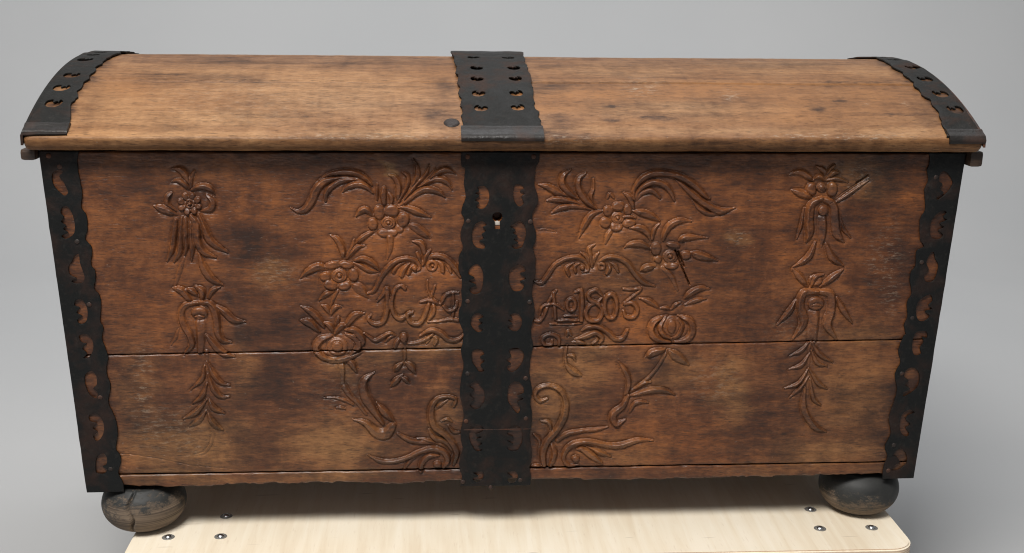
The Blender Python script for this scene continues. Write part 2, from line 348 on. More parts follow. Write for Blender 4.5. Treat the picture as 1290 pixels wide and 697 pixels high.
S(t,[(125,310),(170,255),(240,235),(300,290)],[6,16,20,8]); S(t,[(115,310),(160,220),(250,175),(330,195),(380,250),(405,310)],[6,16,22,22,18,8])
S(t,[(110,300),(115,220),(180,140),(270,110),(380,115),(480,150),(570,215),(640,285),(672,298)],[8,14,22,24,22,24,22,12,3])
S(t,[(100,385),(170,400),(230,420),(300,460)],[5,26,24,5]); S(t,[(35,430),(80,425),(120,435)],[6,10,6])
S(t,[(75,510),(150,510),(210,550),(235,610)],[4,22,20,6]); S(t,[(300,475),(260,520),(245,590)],[4,14,10])
S(t,[(530,460),(450,455),(380,485),(340,540),(325,600)],[3,20,26,20,10]); S(t,[(655,582),(550,578),(480,582),(440,605)],[3,16,24,8])
t='R4'
S(t,[(380,280),(440,340),(485,440)],[18,20,10],ST,h=.6)
S(t,[(95,130),(150,105),(220,105),(290,140)],[4,20,24,6]); S(t,[(215,300),(265,275),(325,265)],[5,28,6])
S(t,[(585,170),(650,190),(780,225)],[10,32,4],g=.6)
BLOSSOM(t,435,195,[(330,140,42,56,0),(345,215,34,30,0),(545,185,46,36,0),(440,262,60,28,0),(455,112,58,24,8)],56,30)
S(t,[(205,500),(280,525),(360,580)],[4,20,6]); S(t,[(725,435),(650,430),(580,465),(540,500)],[3,20,24,8]); S(t,[(700,505),(620,515),(540,550)],[3,18,6])
t='R5'
E(t,1063,115,165,108,kind='carved_pomegranate',h=.8)
S(t,[(1110,20),(1195,55),(1215,130),(1175,190),(1090,215)],[10,26,28,26,12],PT); S(t,[(1030,20),(935,60),(910,130),(950,190),(1050,215)],[10,24,26,24,12],PT)
E(t,1060,105,100,95,kind=PT,h=.8)
S(t,[(1110,40),(1140,95),(1110,165),(1060,188)],[8,18,18,8],PT); S(t,[(1020,30),(975,95),(1000,160),(1060,188)],[8,20,18,8],PT); E(t,1060,95,40,62,kind=PT)
S('R4',[(360,575),(400,572),(440,585)],[5,14,6]); S('R4',[(510,530),(470,550),(445,580)],[5,14,6])
S(t,[(1030,280),(980,370),(920,450),(850,520),(750,590)],[12,12,13,18,12],ST,h=.8)
S(t,[(870,325),(930,290),(1010,270)],[6,32,12],g=.6); S(t,[(1040,275),(1100,320),(1190,385)],[10,36,5],g=.6)
S(t,[(670,360),(720,430),(745,500),(730,600)],[4,20,20,14]); S(t,[(905,510),(850,520),(790,560)],[8,16,6])
S(t,[(1090,605),(1000,570),(900,570),(800,600),(730,620)],[3,20,24,14,6])
S(t,[(230,235),(225,180),(165,155),(108,185),(125,232),(175,230),(180,200)],[12,14,14,14,13,11,9],SC,g=0)
S(t,[(290,165),(300,135),(320,165)],[10,14,10],SC)
S(t,[(330,215),(380,212),(425,228)],[8,18,6]); S(t,[(480,225),(515,200),(500,170)],[10,12,6])
S(t,[(350,195),(430,170),(500,145),(548,180),(530,225)],[8,20,20,18,8])
S(t,[(400,130),(450,102),(520,102),(590,142),(640,188),(700,185),(735,128)],[8,17,19,19,19,19,14],SC)
S(t,[(285,320),(330,315),(352,355)],[8,16,6]); S(t,[(290,240),(278,310),(285,380),(330,430),(390,460)],[8,11,14,26,10],ST)
t='R6'
S(t,[(680,130),(640,200),(575,255),(595,315),(660,290)],[12,22,28,24,6],SC)
S(t,[(815,177),(760,170),(720,185),(690,240)],[3,14,14,8])
S(t,[(40,390),(75,425),(85,480)],[8,14,10]); S(t,[(90,300),(140,310),(160,370)],[8,16,10]); S(t,[(150,610),(180,520),(160,450)],[14,22,12])
S(t,[(200,430),(270,385),(370,365),(470,355),(545,340)],[14,18,16,14,4],SC)
S(t,[(560,540),(480,510),(400,475)],[4,20,8]); S(t,[(505,590),(440,540),(370,490),(330,490)],[4,24,20,8])
S(t,[(850,430),(740,430),(620,465),(520,460),(420,440),(320,450),(262,490),(240,550),(275,598),(340,595)],[3,18,24,20,20,22,20,16,14,8],SC)
E(t,322,552,30,26,kind=SC)
S(t,[(130,150),(80,165),(48,120),(75,75),(135,58),(205,80),(245,130),(258,200),(238,290),(190,370),(130,440),(100,520),(110,600)],[10,15,14,15,15,18,20,24,26,24,26,26,16],SC)
S(t,[(25,602),(60,600),(95,605)],[6,14,6],SC)
# date on the right cartouche, and its scroll
t='R3'
S(t,[(300,270),(285,220),(340,185)],[14,16,6]); S(t,[(350,250),(345,210),(380,190)],[12,14,6])
S(t,[(45,320),(100,330),(150,270),(200,200),(280,155),(370,145),(430,185),(440,235),(400,250)],[8,15,17,17,17,17,15,13,9],SC); E(t,400,222,17,17,kind=SC)
S(t,[(660,245),(640,205),(600,180)],[12,15,6]); S(t,[(580,262),(600,225),(590,190)],[13,15,6])
S(t,[(930,355),(850,330),(780,260),(730,190),(660,150),(590,145),(530,175)],[6,17,19,19,17,17,12],SC); RING(t,540,208,22,20,11,SC)
S(t,[(390,110),(430,140),(460,200)],[6,14,8]); S(t,[(520,110),(490,150),(480,200)],[6,14,8]); S(t,[(490,50),(450,80),(460,140),(470,210)],[6,16,16,10])
S(t,[(45,605),(85,608),(120,560),(160,465),(210,385)],[9,12,13,12,8],LT,g=.1); S(t,[(188,400),(196,500),(202,600)],[8,13,11],LT,g=.1)
S(t,[(95,560),(100,515),(140,490),(200,488),(265,530)],[6,8,9,9,7],LT,g=.1)
RING(t,318,490,32,44,12,LT,1.0); S(t,[(265,575),(310,570),(362,575)],[6,10,6],LT,g=0); S(t,[(215,610),(290,602),(372,608)],[7,11,7],LT,g=0); S(t,[(160,632),(280,634),(400,628)],[4,5,4],LT,g=0)
S(t,[(345,400),(388,385),(397,440),(397,520),(392,605)],[7,13,16,16,14],NU,g=.1)
S(t,[(545,425),(500,382),(445,408),(455,455),(520,485),(548,540),(515,602),(445,598),(425,545),(455,495),(520,465),(560,425)],[8,13,14,14,15,15,15,15,14,13,10,6],NU,g=.1)
RING(t,607,500,46,88,15,NU,1.0)
S(t,[(700,375),(760,378),(828,372),(780,420),(705,482),(765,475),(802,525),(775,578),(718,575),(700,535)],[9,10,10,9,10,14,15,15,13,9],NU,g=.1)
# right hanging posy
t='S1'
S(t,[(440,255),(520,200),(625,128)],[9,12,5],ST)
S(t,[(160,95),(220,80),(270,105),(300,130)],[4,18,18,6]); S(t,[(320,45),(360,70),(380,105)],[6,16,8]); S(t,[(425,40),(400,70),(385,105)],[8,14,6])
S(t,[(455,85),(420,85),(385,120)],[6,16,8]); S(t,[(505,140),(440,120),(385,130)],[4,14,8]); S(t,[(300,130),(335,105),(370,130)],[5,14,6])
E(t,290,180,38,44); E(t,410,180,36,48); E(t,350,170,30,28,kind=FC); RING(t,350,170,22,22,6); S(t,[(175,185),(230,205),(300,235)],[5,22,5])
S(t,[(250,290),(235,380),(205,470)],[6,12,4],ST); S(t,[(450,310),(470,400),(520,465)],[6,13,4],ST)
S(t,[(355,350),(355,430),(350,515)],[26,26,6],ST,h=.7)
S(t,[(315,490),(270,580),(180,640)],[8,20,4]); S(t,[(375,500),(410,580),(480,630)],[8,20,4])
S(t,[(350,235),(415,270),(428,360),(440,440),(480,490)],[14,24,28,26,5],PT,g=.5); S(t,[(350,235),(292,270),(277,360),(280,430),(260,490)],[14,24,28,26,6],PT,g=.5)
E(t,360,305,34,34,kind=FC,h=.8)
t='S2'
S(t,[(120,30),(145,60),(175,95)],[5,13,6]); S(t,[(310,30),(270,60),(225,95)],[4,13,6]); E(t,205,72,30,26,kind=PT,g=.5)
S(t,[(190,95),(205,60),(235,50)],[4,8,4],PT); S(t,[(130,150),(105,190),(60,240)],[6,12,3]); S(t,[(285,140),(310,185),(345,235)],[6,12,3])
S(t,[(198,200),(196,250),(194,300)],[24,22,18],ST,h=.6)
S(t,[(210,115),(260,125),(265,180),(250,240),(285,297)],[10,16,17,17,4],PT,g=.5); S(t,[(210,115),(160,120),(147,170),(160,230),(120,295)],[10,16,17,17,4],PT,g=.5)
E(t,207,160,36,30,kind=FC,h=.9); S(t,[(188,168),(207,163),(226,168)],[3,6,3],FC,g=0)
S(t,[(187,300),(182,360),(180,430)],[6,5,4],ST,h=.6)
for p in ([(185,305),(150,340),(105,362)],[(185,350),(150,395),(100,412)],[(180,410),(140,465),(85,485)],[(180,440),(150,480),(105,520)],
          [(190,305),(220,355),(270,385)],[(190,340),(210,385),(250,400)],[(180,410),(215,465),(250,487)],[(185,450),(195,520),(225,550)]): S(t,p,[3,9,2])
S(t,[(165,480),(160,560),(200,630),(245,650)],[4,13,12,3])
# ================================================================ setting: seamless studio floor
m, nt, bs = newmat('grey_seamless'); q = NT(nt)
c = q.mix(q.val(q.noise(q.coord((.9,.9,.9)),1,3,.5),.3,.7), (.33,.335,.34), (.36,.362,.364)); q.l(c, bs.inputs['Base Color']); bs.inputs['Roughness'].default_value = .85
q.l(q.bump(q.noise(q.coord((260,260,260)),1,3,.6),.12,.001), bs.inputs['Normal'])
ZF = -.165
pr = [(-6,ZF)] + [(y,ZF) for y in np.linspace(-3,2.2,8)] + [(2.2+1.6*math.sin(a), ZF+1.6-1.6*math.cos(a)) for a in np.linspace(.08,PI/2,16)] + [(3.8,z) for z in np.linspace(1.8,4.5,5)]
xs = np.linspace(-7,7,15); V = np.array([(x,y,z) for (y,z) in pr for x in xs]); nx = len(xs)
F = np.array([(j*nx+i, j*nx+i+1, (j+1)*nx+i+1, (j+1)*nx+i) for j in range(len(pr)-1) for i in range(nx-1)])
tag(mesh_obj('floor', V, F, m), 'plain grey seamless studio floor curving up behind the chest', kind='structure')

# ================================================================ the dolly
m, nt, bs = newmat('birch_plywood'); q = NT(nt)
g = q.noise(q.coord((60,3.5,60)),1,4,.6,.5); b2 = q.noise(q.coord((5,4,4)),1,3,.5); sp = q.noise(q.coord((300,40,300)),1,2,.5)
c = q.ramp(q.math('ADD',q.math('MULTIPLY',g,.6),q.math('MULTIPLY',b2,.4)), [(.38,(.77,.66,.50)),(.5,(.83,.735,.58)),(.62,(.87,.79,.65))])
c = q.mix(q.math('MULTIPLY',q.val(sp,.62,.75),.18), c, (.45,.30,.18))
scr = q.val(q.noise(q.coord((14,170,10),(0,0,0),(0,0,.35)),1,1,.4),.74,.79); c = q.mix(q.math('MULTIPLY',scr,.5), c, (.25,.17,.11))
q.l(c, bs.inputs['Base Color']); bs.inputs['Roughness'].default_value = .5; q.l(q.bump(g,.12,.001), bs.inputs['Normal']); PLY = m
m, nt, bs = newmat('plywood_edge'); q = NT(nt); tc = q.n('ShaderNodeTexCoord'); sx = q.n('ShaderNodeSeparateXYZ'); q.l(tc.outputs['Object'], sx.inputs[0])
w = q.math('SINE', q.math('MULTIPLY', sx.outputs[2], 2*PI/.003)); c = q.mix(q.val(w,-.3,.3), (.60,.42,.28), (.78,.66,.50))
q.l(c, bs.inputs['Base Color']); bs.inputs['Roughness'].default_value = .7; PLYE = m
dolly = empty('furniture_dolly'); tag(dolly, 'pale birch plywood dolly under the old chest, bolt heads near its corners', 'dolly')
# rounded board, slightly turned against the chest
DX0, DX1, DY0, DY1, DA = -.524, .5645, -.0745, .50, math.radians(-.5)
DC = (.0,.2)
def dpt(x,y): return (DC[0]+(x-DC[0])*math.cos(DA)-(y-DC[1])*math.sin(DA), DC[1]+(x-DC[0])*math.sin(DA)+(y-DC[1])*math.cos(DA))
r = .035; out = []
for (cx,cy,a0) in ((DX1-r,DY0+r,-PI/2),(DX1-r,DY1-r,0),(DX0+r,DY1-r,PI/2),(DX0+r,DY0+r,PI)):
    for k in range(9): a = a0+k*PI/16; out.append(dpt(cx+r*math.cos(a), cy+r*math.sin(a)))
bm = bmesh.new(); f = bm.faces.new([bm.verts.new((x,y,0)) for x,y in out]); ex = bmesh.ops.extrude_face_region(bm, geom=[f])
for v in ex['geom']:
    if isinstance(v, bmesh.types.BMVert): v.co.z = -.018
bmesh.ops.bevel(bm, geom=[e for e in bm.edges if abs(e.verts[0].co.z-e.verts[1].co.z)<1e-6], offset=.0022, segments=3, affect='EDGES')
ply = bm_obj('plywood_board', bm, PLY, dolly, True, 40); ply.data.materials.append(PLYE)
for p in ply.data.polygons:
    if abs(p.normal.z) < .6: p.material_index = 1
ZINC = flat('zinc_steel', (.62,.64,.66), .28, 1.0); ZR = flat('bolt_recess', (.34,.33,.31), .45, .6)
hd = [(.0,.0030),(.0020,.0028),(.0038,.0020),(.0048,.0008),(.0052,.0003),(.0052,.0)]
for (u,v) in ((285,650.5),(212,677),(278,676),(1021,642),(1033,666),(1098,665)):
    P = plane_pt((u,v),2,0)
    b = bm_obj('bolt_head', lathe_bm(hd,24,(P[0],P[1],.0008)), ZINC, dolly)
    bm_obj('washer_ring', lathe_bm([(.0052,.0002),(.0078,.0009),(.0088,.0002)],28,(P[0],P[1],.0)), ZR, b)
BLKR = flat('black_rubber', (.02,.02,.02), .6)
for (x,y) in ((-.45,.0),(.47,.0),(-.45,.42),(.47,.42)):
    fk = bm_obj('caster_fork', box_bm(x-.022,x+.022,y-.03,y+.03,-.05,-.019,.004), ZINC, dolly, True, 40)
    bm = lathe_bm([(0,-.016),(.040,-.016),(.050,-.010),(.050,.010),(.040,.016),(0,.016)],32)
    bmesh.ops.rotate(bm, verts=bm.verts, cent=(0,0,0), matrix=Matrix.Rotation(PI/2,3,'Y')); bmesh.ops.translate(bm, verts=bm.verts, vec=(x,y,ZF+.0505))
    bm_obj('caster_wheel', bm, BLKR, dolly, True, 40)

# ================================================================ the chest
chest = empty('wooden_chest')
tag(chest, 'antique dome-lidded brown chest with black pierced iron straps, carved flowers and 1803', 'chest')
# ---- front boards: real relief, cut from a height field
fl = []                                  # flatten strokes
for (typ, tile, d, w, kind, h, g) in CARV:
    ox, oy, s = TILES[tile]
    if typ == 'S':
        w = [q_*(1.22 if kind in (LT,NU) else 1.14) for q_ in w]
        P = np.array(d,float); n = max(14, min(90, int(np.hypot(*np.diff(P,axis=0).T).sum()/s/1.1)))
        C = catmull(P, n); W = catmull(w, n) if len(w) > 2 else (np.interp(np.linspace(0,1,n),[0,1],w) if len(w)==2 else np.full(n,w[0]))
        if len(w) != len(d) and len(w) > 2: W = catmull(w, n)
        X, Vv = on_front(ox+C[:,0]/s, oy+C[:,1]/s); W = np.maximum(np.abs(W),2.0)/s*.00098
        fl.append(('S', np.stack([X,Vv],1), W, kind, h, g))
    else:
        cx,cy,rx,ry,a = d; X, Vv = on_front(np.array([ox+cx/s]), np.array([oy+cy/s]))
        fl.append(('E', (X[0],Vv[0],rx/s*.00098,ry/s*.00098,math.radians(a)), None, kind, h, g))
def ptf(L): 
    a = np.array(L,float); X,Vv = on_front(a[:,0],a[:,1]); return np.stack([X,Vv],1)
CRACKS = [(ptf([(851,316),(855,325),(860,338),(869,359)]),.0007,.007),(ptf([(855,318),(862,336)]),.0010,.008),
          (ptf([(130,571),(160,572),(195,577),(240,586),(292,591)]),.0006,.0010),
          (ptf([(1045,257),(1062,243),(1094,222)]),.0006,.0012),(ptf([(1094,222),(1080,231)]),.0018,.004),
          (ptf([(155,592),(165,570),(168,560)]),.0004,.001)]
PITS = [(*ptf([(487,210)])[0],.0022,.0045,.0015),(*ptf([(345,346)])[0],.006,.003,.0006),(*ptf([(930,300)])[0],.007,.006,.0009),(*ptf([(1092,215)])[0],.006,.003,.0012),
        (*ptf([(247,563)])[0],.007,.006,.0007),(*ptf([(1084,216)])[0],.012,.005,.0006)]
KEY = ptf([(626.5,273)])[0]
AMP, SC_D, SC_R = .0042, .0024, .0062
def relief(X, Vv, vtop, vbot, seed):
    """height above the board, id of the carving at each point"""
    Hh = np.zeros_like(X); ID = np.zeros(X.shape, np.int32); x = X.ravel(); v = Vv.ravel(); h = Hh.ravel(); idd = ID.ravel()
    # hand-planed ground, a little lower inside the carved fields
    h += .00035*vnoise(x,v,.05,.012,11)+.00022*vnoise(x,v,.02,.006,12)+.00012*vnoise(x,v,.006,.002,13)
    for k,(typ, d, w, kind, hf, g) in enumerate(fl):
        if typ == 'S':
            m = w.max()+SC_R; sel = np.nonzero((x>d[:,0].min()-m)&(x<d[:,0].max()+m)&(v>d[:,1].min()-m)&(v<d[:,1].max()+m))[0]
            if not len(sel): continue
            px = x[sel]; pv = v[sel]; best = np.full(len(sel),1e9); bs_ = np.zeros(len(sel)); bw = np.full(len(sel),1e-3)
            for i in range(len(d)-1):
                a = d[i]; ab = d[i+1]-a; L2 = ab@ab+1e-16; t = np.clip(((px-a[0])*ab[0]+(pv-a[1])*ab[1])/L2,0,1)
                dx = px-a[0]-t*ab[0]; dv = pv-a[1]-t*ab[1]; ww = w[i]+(w[i+1]-w[i])*t; dist = np.sqrt(dx*dx+dv*dv)-ww
                q_ = dist < best; best[q_] = dist[q_]; bw[q_] = ww[q_]; bs_[q_] = ((ab[0]*dv-ab[1]*dx)/math.sqrt(L2))[q_]
            sd = best; s = np.clip(bs_/bw,-1,1)
            s_r = np.clip(1+sd/bw,0,1)
            amp = AMP*hf*np.clip(bw/.0035,.45,1.2)*(1+.14*vnoise(px,pv,.006,.006,15+k%7))
            edge_ = np.sqrt(np.clip((1-s_r)*2.4,0,1))
            if g > .2:        # a leaf: chiselled ridge near its upper side, hollowed below
                s = s*(1 if d[-1,0] >= d[0,0] else -1); r0 = -.38
                tri = np.where(s < r0, np.clip((s+1)/(1+r0),0,1)**.8, 1-.85*np.clip((s-r0)/(1-r0),0,1)**.75*(.6+g))
                prof = edge_*(.34+.66*np.clip(tri,0,1))
            else: prof = np.minimum(edge_, np.sqrt(np.clip(1-s_r**2.2,0,1)))*(1-g*np.exp(-(s/.3)**2))
        else:
            cx,cv,rx,rv,an = d; m = max(rx,rv)+SC_R; sel = np.nonzero((abs(x-cx)<m)&(abs(v-cv)<m))[0]
            if not len(sel): continue
            dx = x[sel]-cx; dv = v[sel]-cv; a = (dx*math.cos(an)+dv*math.sin(an))/rx; b = (-dx*math.sin(an)+dv*math.cos(an))/rv
            rr = np.sqrt(a*a+b*b)+1e-9; sd = (rr-1)*min(rx,rv); amp = AMP*hf*min(1.0,min(rx,rv)/.0035)
            prof = np.sqrt(np.clip(1-rr**4,0,1))*(1-g*np.exp(-(rr/.55)**2))*(.72 if g > 0 else 1)
        ins = sd < 0
        base = h[sel]; fall = SC_D*.95*np.exp(-np.clip(sd,0,None)/(SC_R*.42))*(.6+.4*min(1,hf))
        base2 = base-np.where(ins,SC_D,fall*(np.clip(base/AMP+1.0,.3,1)))
        base2 = np.maximum(base2,-.0040)
        # carvings stay close to the board plane: their foot is in the cut ground
        hs = np.where(ins, -.0016+base*.22+amp*prof*1.15, 0)
        h[sel] = np.where(ins, hs, base2); ii = idd[sel]; ii[ins] = k+1; idd[sel] = ii
    cut = idd > 0; h += np.where(cut,.00022,.00012)*vnoise(x,v,.0032,.0026,17)+np.where(cut,.00010,.00008)*vnoise(x,v,.009,.0013,18)
    for (c, cw, cd) in CRACKS:
        m = .004; sel = np.nonzero((x>c[:,0].min()-m)&(x<c[:,0].max()+m)&(v>c[:,1].min()-m)&(v<c[:,1].max()+m))[0]
        if not len(sel): continue
        px = x[sel]; pv = v[sel]; best = np.full(len(sel),1e9)
        for i in range(len(c)-1):
            a = c[i]; ab = c[i+1]-a; t = np.clip(((px-a[0])*ab[0]+(pv-a[1])*ab[1])/(ab@ab),0,1); best = np.minimum(best, np.hypot(px-a[0]-t*ab[0],pv-a[1]-t*ab[1]))
        best += .0002*vnoise(px,pv,.004,.003,21); h[sel] -= cd*np.exp(-(best/cw)**2)
    for (cx,cv,rx,rv,dep) in PITS:
        rr = ((x-cx)/rx)**2+((v-cv)/rv)**2; h -= dep*np.exp(-rr)*(1+.8*vnoise(x,v,.003,.002,33))
    kr = np.minimum(np.hypot(x-KEY[0],v-KEY[1])-.0062, np.maximum(abs(x-KEY[0])-.0034, np.maximum(v-KEY[1]-.006, KEY[1]-v)))
    h[kr < 0] = -.018
    # crumbled edges at the joints
    for e in (vtop, vbot):
        d = abs(v-e); ch = .0005+.0016*np.clip(vnoise(x,v*0,.012,1,41+seed),0,1)
        h -= .0022*np.exp(-d/ch)
    h -= .004*np.exp(-(np.abs(halfw(v)-abs(x))/.002))
    return Hh, ID
def blob(x, y, L):
    r = np.zeros_like(x)
    for (cx,cy,rx,ry,a) in L: r = np.maximum(r, a*np.exp(-(((x-cx)/rx)**2+((y-cy)/ry)**2)**1.3))
    return r
# stains, wear, and darker tone behind the straps and along the top edge, in photo pixels
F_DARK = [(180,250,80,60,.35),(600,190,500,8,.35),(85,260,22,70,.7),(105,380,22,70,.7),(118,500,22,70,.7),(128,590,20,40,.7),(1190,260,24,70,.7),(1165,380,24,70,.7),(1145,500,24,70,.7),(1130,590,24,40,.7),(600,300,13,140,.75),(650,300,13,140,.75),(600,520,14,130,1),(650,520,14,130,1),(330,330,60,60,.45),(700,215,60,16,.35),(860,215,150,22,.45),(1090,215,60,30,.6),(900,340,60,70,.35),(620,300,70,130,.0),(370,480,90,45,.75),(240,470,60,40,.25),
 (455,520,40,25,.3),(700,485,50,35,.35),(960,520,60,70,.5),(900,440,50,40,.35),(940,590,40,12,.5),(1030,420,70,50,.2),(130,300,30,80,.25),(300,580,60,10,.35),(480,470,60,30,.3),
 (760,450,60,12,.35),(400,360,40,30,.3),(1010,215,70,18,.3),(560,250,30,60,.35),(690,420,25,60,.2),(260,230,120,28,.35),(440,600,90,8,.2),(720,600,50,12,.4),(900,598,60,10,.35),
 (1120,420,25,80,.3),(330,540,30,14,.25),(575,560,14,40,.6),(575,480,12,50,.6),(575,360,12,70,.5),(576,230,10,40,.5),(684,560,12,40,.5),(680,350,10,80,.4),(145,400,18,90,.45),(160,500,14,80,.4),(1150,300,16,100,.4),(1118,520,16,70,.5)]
F_TAN = [(230,560,90,40,.75),(420,560,70,35,.75),(500,450,60,18,.4),(555,440,40,14,.6),(345,345,22,14,.5),(170,500,30,70,.35),(300,470,20,50,.3),(735,455,40,40,.5),(700,500,40,50,.45),(840,470,40,30,.4),
 (920,490,22,40,.65),(1080,500,60,60,.4),(1060,570,90,25,.5),(930,300,14,12,.6),(230,600,80,8,.7),(420,600,90,8,.6),(1080,225,40,28,.5),(520,400,50,20,.3),(780,330,60,50,.25),(430,470,14,16,.6),
 (1090,425,50,14,.4),(1000,590,90,6,.3),(487,210,5,8,1.2),(780,570,60,20,.35),(560,530,25,40,.4),(1120,590,30,10,.4)]
F_RED = [(480,350,110,60,.8),(740,300,90,60,.9),(250,300,60,40,.5),(200,400,60,50,.6),(850,260,90,50,.5),(800,400,80,30,.7),(820,560,110,30,.8),(1010,290,50,60,.5),(640,300,600,120,.25),(720,230,60,30,.5),(520,290,60,40,.6),(1140,250,30,40,.7),(330,260,60,30,.4),(160,575,20,20,.7),(930,420,50,20,.4)]
F_SCUF = [(180,490,14,60,1),(210,540,40,30,.7),(345,345,30,20,.7),(560,210,60,6,.4),(1120,340,16,60,.8),(1100,330,12,30,.7),(900,480,30,30,.6),(240,565,16,12,.9),(1085,215,20,16,.7),(930,300,16,12,.8),(430,500,40,30,.4),(1000,420,40,30,.4),(640,190,500,3,.7)]
# photo position of a point on the front, for the tone lists
def to_photo(P):
    Q = (P-CP) @ CR; return 645+FPX*Q[:,0]/-Q[:,2], V0-FPX*Q[:,1]/-Q[:,2]
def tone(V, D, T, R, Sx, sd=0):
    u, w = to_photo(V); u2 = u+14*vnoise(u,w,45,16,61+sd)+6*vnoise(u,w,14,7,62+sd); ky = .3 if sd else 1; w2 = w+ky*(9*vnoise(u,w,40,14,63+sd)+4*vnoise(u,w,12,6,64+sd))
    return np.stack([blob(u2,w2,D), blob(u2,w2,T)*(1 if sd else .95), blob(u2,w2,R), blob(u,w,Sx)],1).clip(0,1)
def name_slope(v): return abs(v-v1) < .004
def board(vt, vb, ragged, name, label, seed):
    fine, co = .00088, .0035; cols = [-1.0]; 
    fx = [(ptf([(a,300)])[0][0]/.6, ptf([(b,300)])[0][0]/.6) for a,b in ((183,315),(362,590),(662,945),(955,1108))]
    keyc = (KEY[0]/.6-.014, KEY[0]/.6+.014); fx.append(keyc)
    while cols[-1] < 1:
        s = cols[-1]; st = fine if any(a-.012 < s < b+.012 for a,b in fx) else co
        cols.append(s+st/.6)
    cols[-1] = 1.0; cols = np.array(cols); nr = max(12, int((vb-vt)/.00088)); rows = np.linspace(0,1,nr)
    xc = cols*.58
    sv = (.00625 if name_slope(vt) else 0); sb = (.00625 if name_slope(vb) else 0)
    top = vt - sv*cols + (.0004*vnoise(xc,xc*0,.03,1,seed)+.0003*vnoise(xc,xc*0,.007,1,seed+1) if vt > .01 else 0*xc)
    bot = vb - sb*cols + ragged*(.6*vnoise(xc,xc*0,.10,1,seed+2)+.5*vnoise(xc,xc*0,.02,1,seed+3)+.35*vnoise(xc,xc*0,.006,1,seed+4))
    Vv = top[None,:]*(1-rows[:,None])+bot[None,:]*rows[:,None]; X = cols[None,:]*(halfw(Vv)-.0015)
    Hh, ID = relief(X, Vv, np.broadcast_to(top,X.shape).ravel(), np.broadcast_to(bot,X.shape).ravel(), seed)
    edge = np.minimum(Vv-top[None,:], bot[None,:]-Vv)
    P = np.stack([X, SLOPE*Vv-Hh, ZT-Vv], -1)
    du = np.gradient(P,axis=1); dv = np.gradient(P,axis=0); N = np.cross(dv, du); N /= np.linalg.norm(N,axis=-1,keepdims=True)+1e-12
    if N[...,1].mean() > 0: N = -N
    nR, nC = X.shape; idx = np.arange(nR*nC).reshape(nR,nC)
    F = np.stack([idx[:-1,:-1], idx[1:,:-1], idx[1:,1:], idx[:-1,1:]], -1).reshape(-1,4)
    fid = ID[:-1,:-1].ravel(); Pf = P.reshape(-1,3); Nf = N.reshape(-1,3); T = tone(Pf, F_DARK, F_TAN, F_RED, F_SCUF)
    ids, cnt = np.unique(fid, return_counts=True)
    for i,c in zip(ids,cnt):
        if i and c < 14: fid[fid==i] = 0
    def sub(sel):
        Fs = F[sel]; uq, inv = np.unique(Fs, return_inverse=True); return Pf[uq], inv.reshape(Fs.shape), Nf[uq], T[uq]
    Vb, Fb, Nb, Tb = sub(fid==0)
    # edge returns so that the board has thickness
    loop = np.concatenate([idx[0,:], idx[1:,-1], idx[-1,-2::-1], idx[-2:0:-1,0]]); L = Pf[loop]; n = len(L); back = L.copy(); back[:,1] = .022
    cen = np.array([0,0,ZT-(vt+vb)/2]); on = np.zeros_like(L); on[:nC,2] = 1; on[nC:nC+nR-1,0] = 1; on[nC+nR-1:nC+nR-1+nC-1,2] = -1; on[nC+nR+nC-2:,0] = -1
    k = np.arange(n); Fe = np.stack([k, k+n, (k+1)%n+n, (k+1)%n],1)+len(Vb); Te = np.tile(T[loop],(2,1))
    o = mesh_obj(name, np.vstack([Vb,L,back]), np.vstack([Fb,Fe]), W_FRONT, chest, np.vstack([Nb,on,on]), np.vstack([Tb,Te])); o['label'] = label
    for i in np.unique(fid):
        if i: 
            a,b,c,d = sub(fid==i); mesh_obj(fl[i-1][3], a, b, W_FRONT, o, c, d)
    return o
front = chest
S1 = ptf([(150,448),(580,440.5),(672,438),(1135,428)])[:,1]; S2 = ptf([(155,598),(1112,583)])[:,1]
print('seams', S1, S2)
v1 = float((S1[0]+S1[3])/2); v2 = float(S2.mean())
board(0, v1-.0006, .0004, 'front_board', 'wide upper front board carved with flowers and date', 100)
board(v1+.0006, v2-.0008, .0005, 'front_board', 'lower front board worn pale at its left', 120)
board(v2+.0008, H-.0042, .0040, 'front_board', 'narrow bottom board with a ragged lower edge', 140)

# ---- carcass behind the front
def slab(name, c8, mat, par, thick=None):
    bm = bmesh.new(); vs = [bm.verts.new(p) for p in c8]
    for f in ((0,1,2,3),(4,5,6,7),(0,1,5,4),(1,2,6,5),(2,3,7,6),(3,0,4,7)): bm.faces.new([vs[i] for i in f])
    return bm_obj(name, bm, mat, par, False)
D = .565; t = .022
for s in (-1,1):
    a, b = s*(WT/2-.0005), s*(WB/2-.0005); ai, bi = a-s*t, b-s*t
    slab('side_board', [(a,.0225,ZT),(a,D-t-.001,ZT),(ai,D-t-.001,ZT),(ai,.0225,ZT),(b,.0225,ZB+.003),(b,D-t-.001,ZB+.003),(bi,D-t-.001,ZB+.003),(bi,.0225,ZB+.003)], W_PLAIN, chest)
slab('back_board', [(-WT/2,D-t,ZT+.003),(WT/2,D-t,ZT+.003),(WT/2,D,ZT+.003),(-WT/2,D,ZT+.003),(-WB/2,D-t,ZB+.003),(WB/2,D-t,ZB+.003),(WB/2,D,ZB+.003),(-WB/2,D,ZB+.003)], W_PLAIN, chest)
bm_obj('bottom_board', box_bm(-WB/2+.024,WB/2-.024,.0235,D-t-.002,ZB+.004,ZB+.022,.001), W_PLAIN, chest)
W_DARK = wood('blackened_wood', (.016,.010,.007), (.038,.021,.013), (.075,.042,.024), seed=8, ton=False)
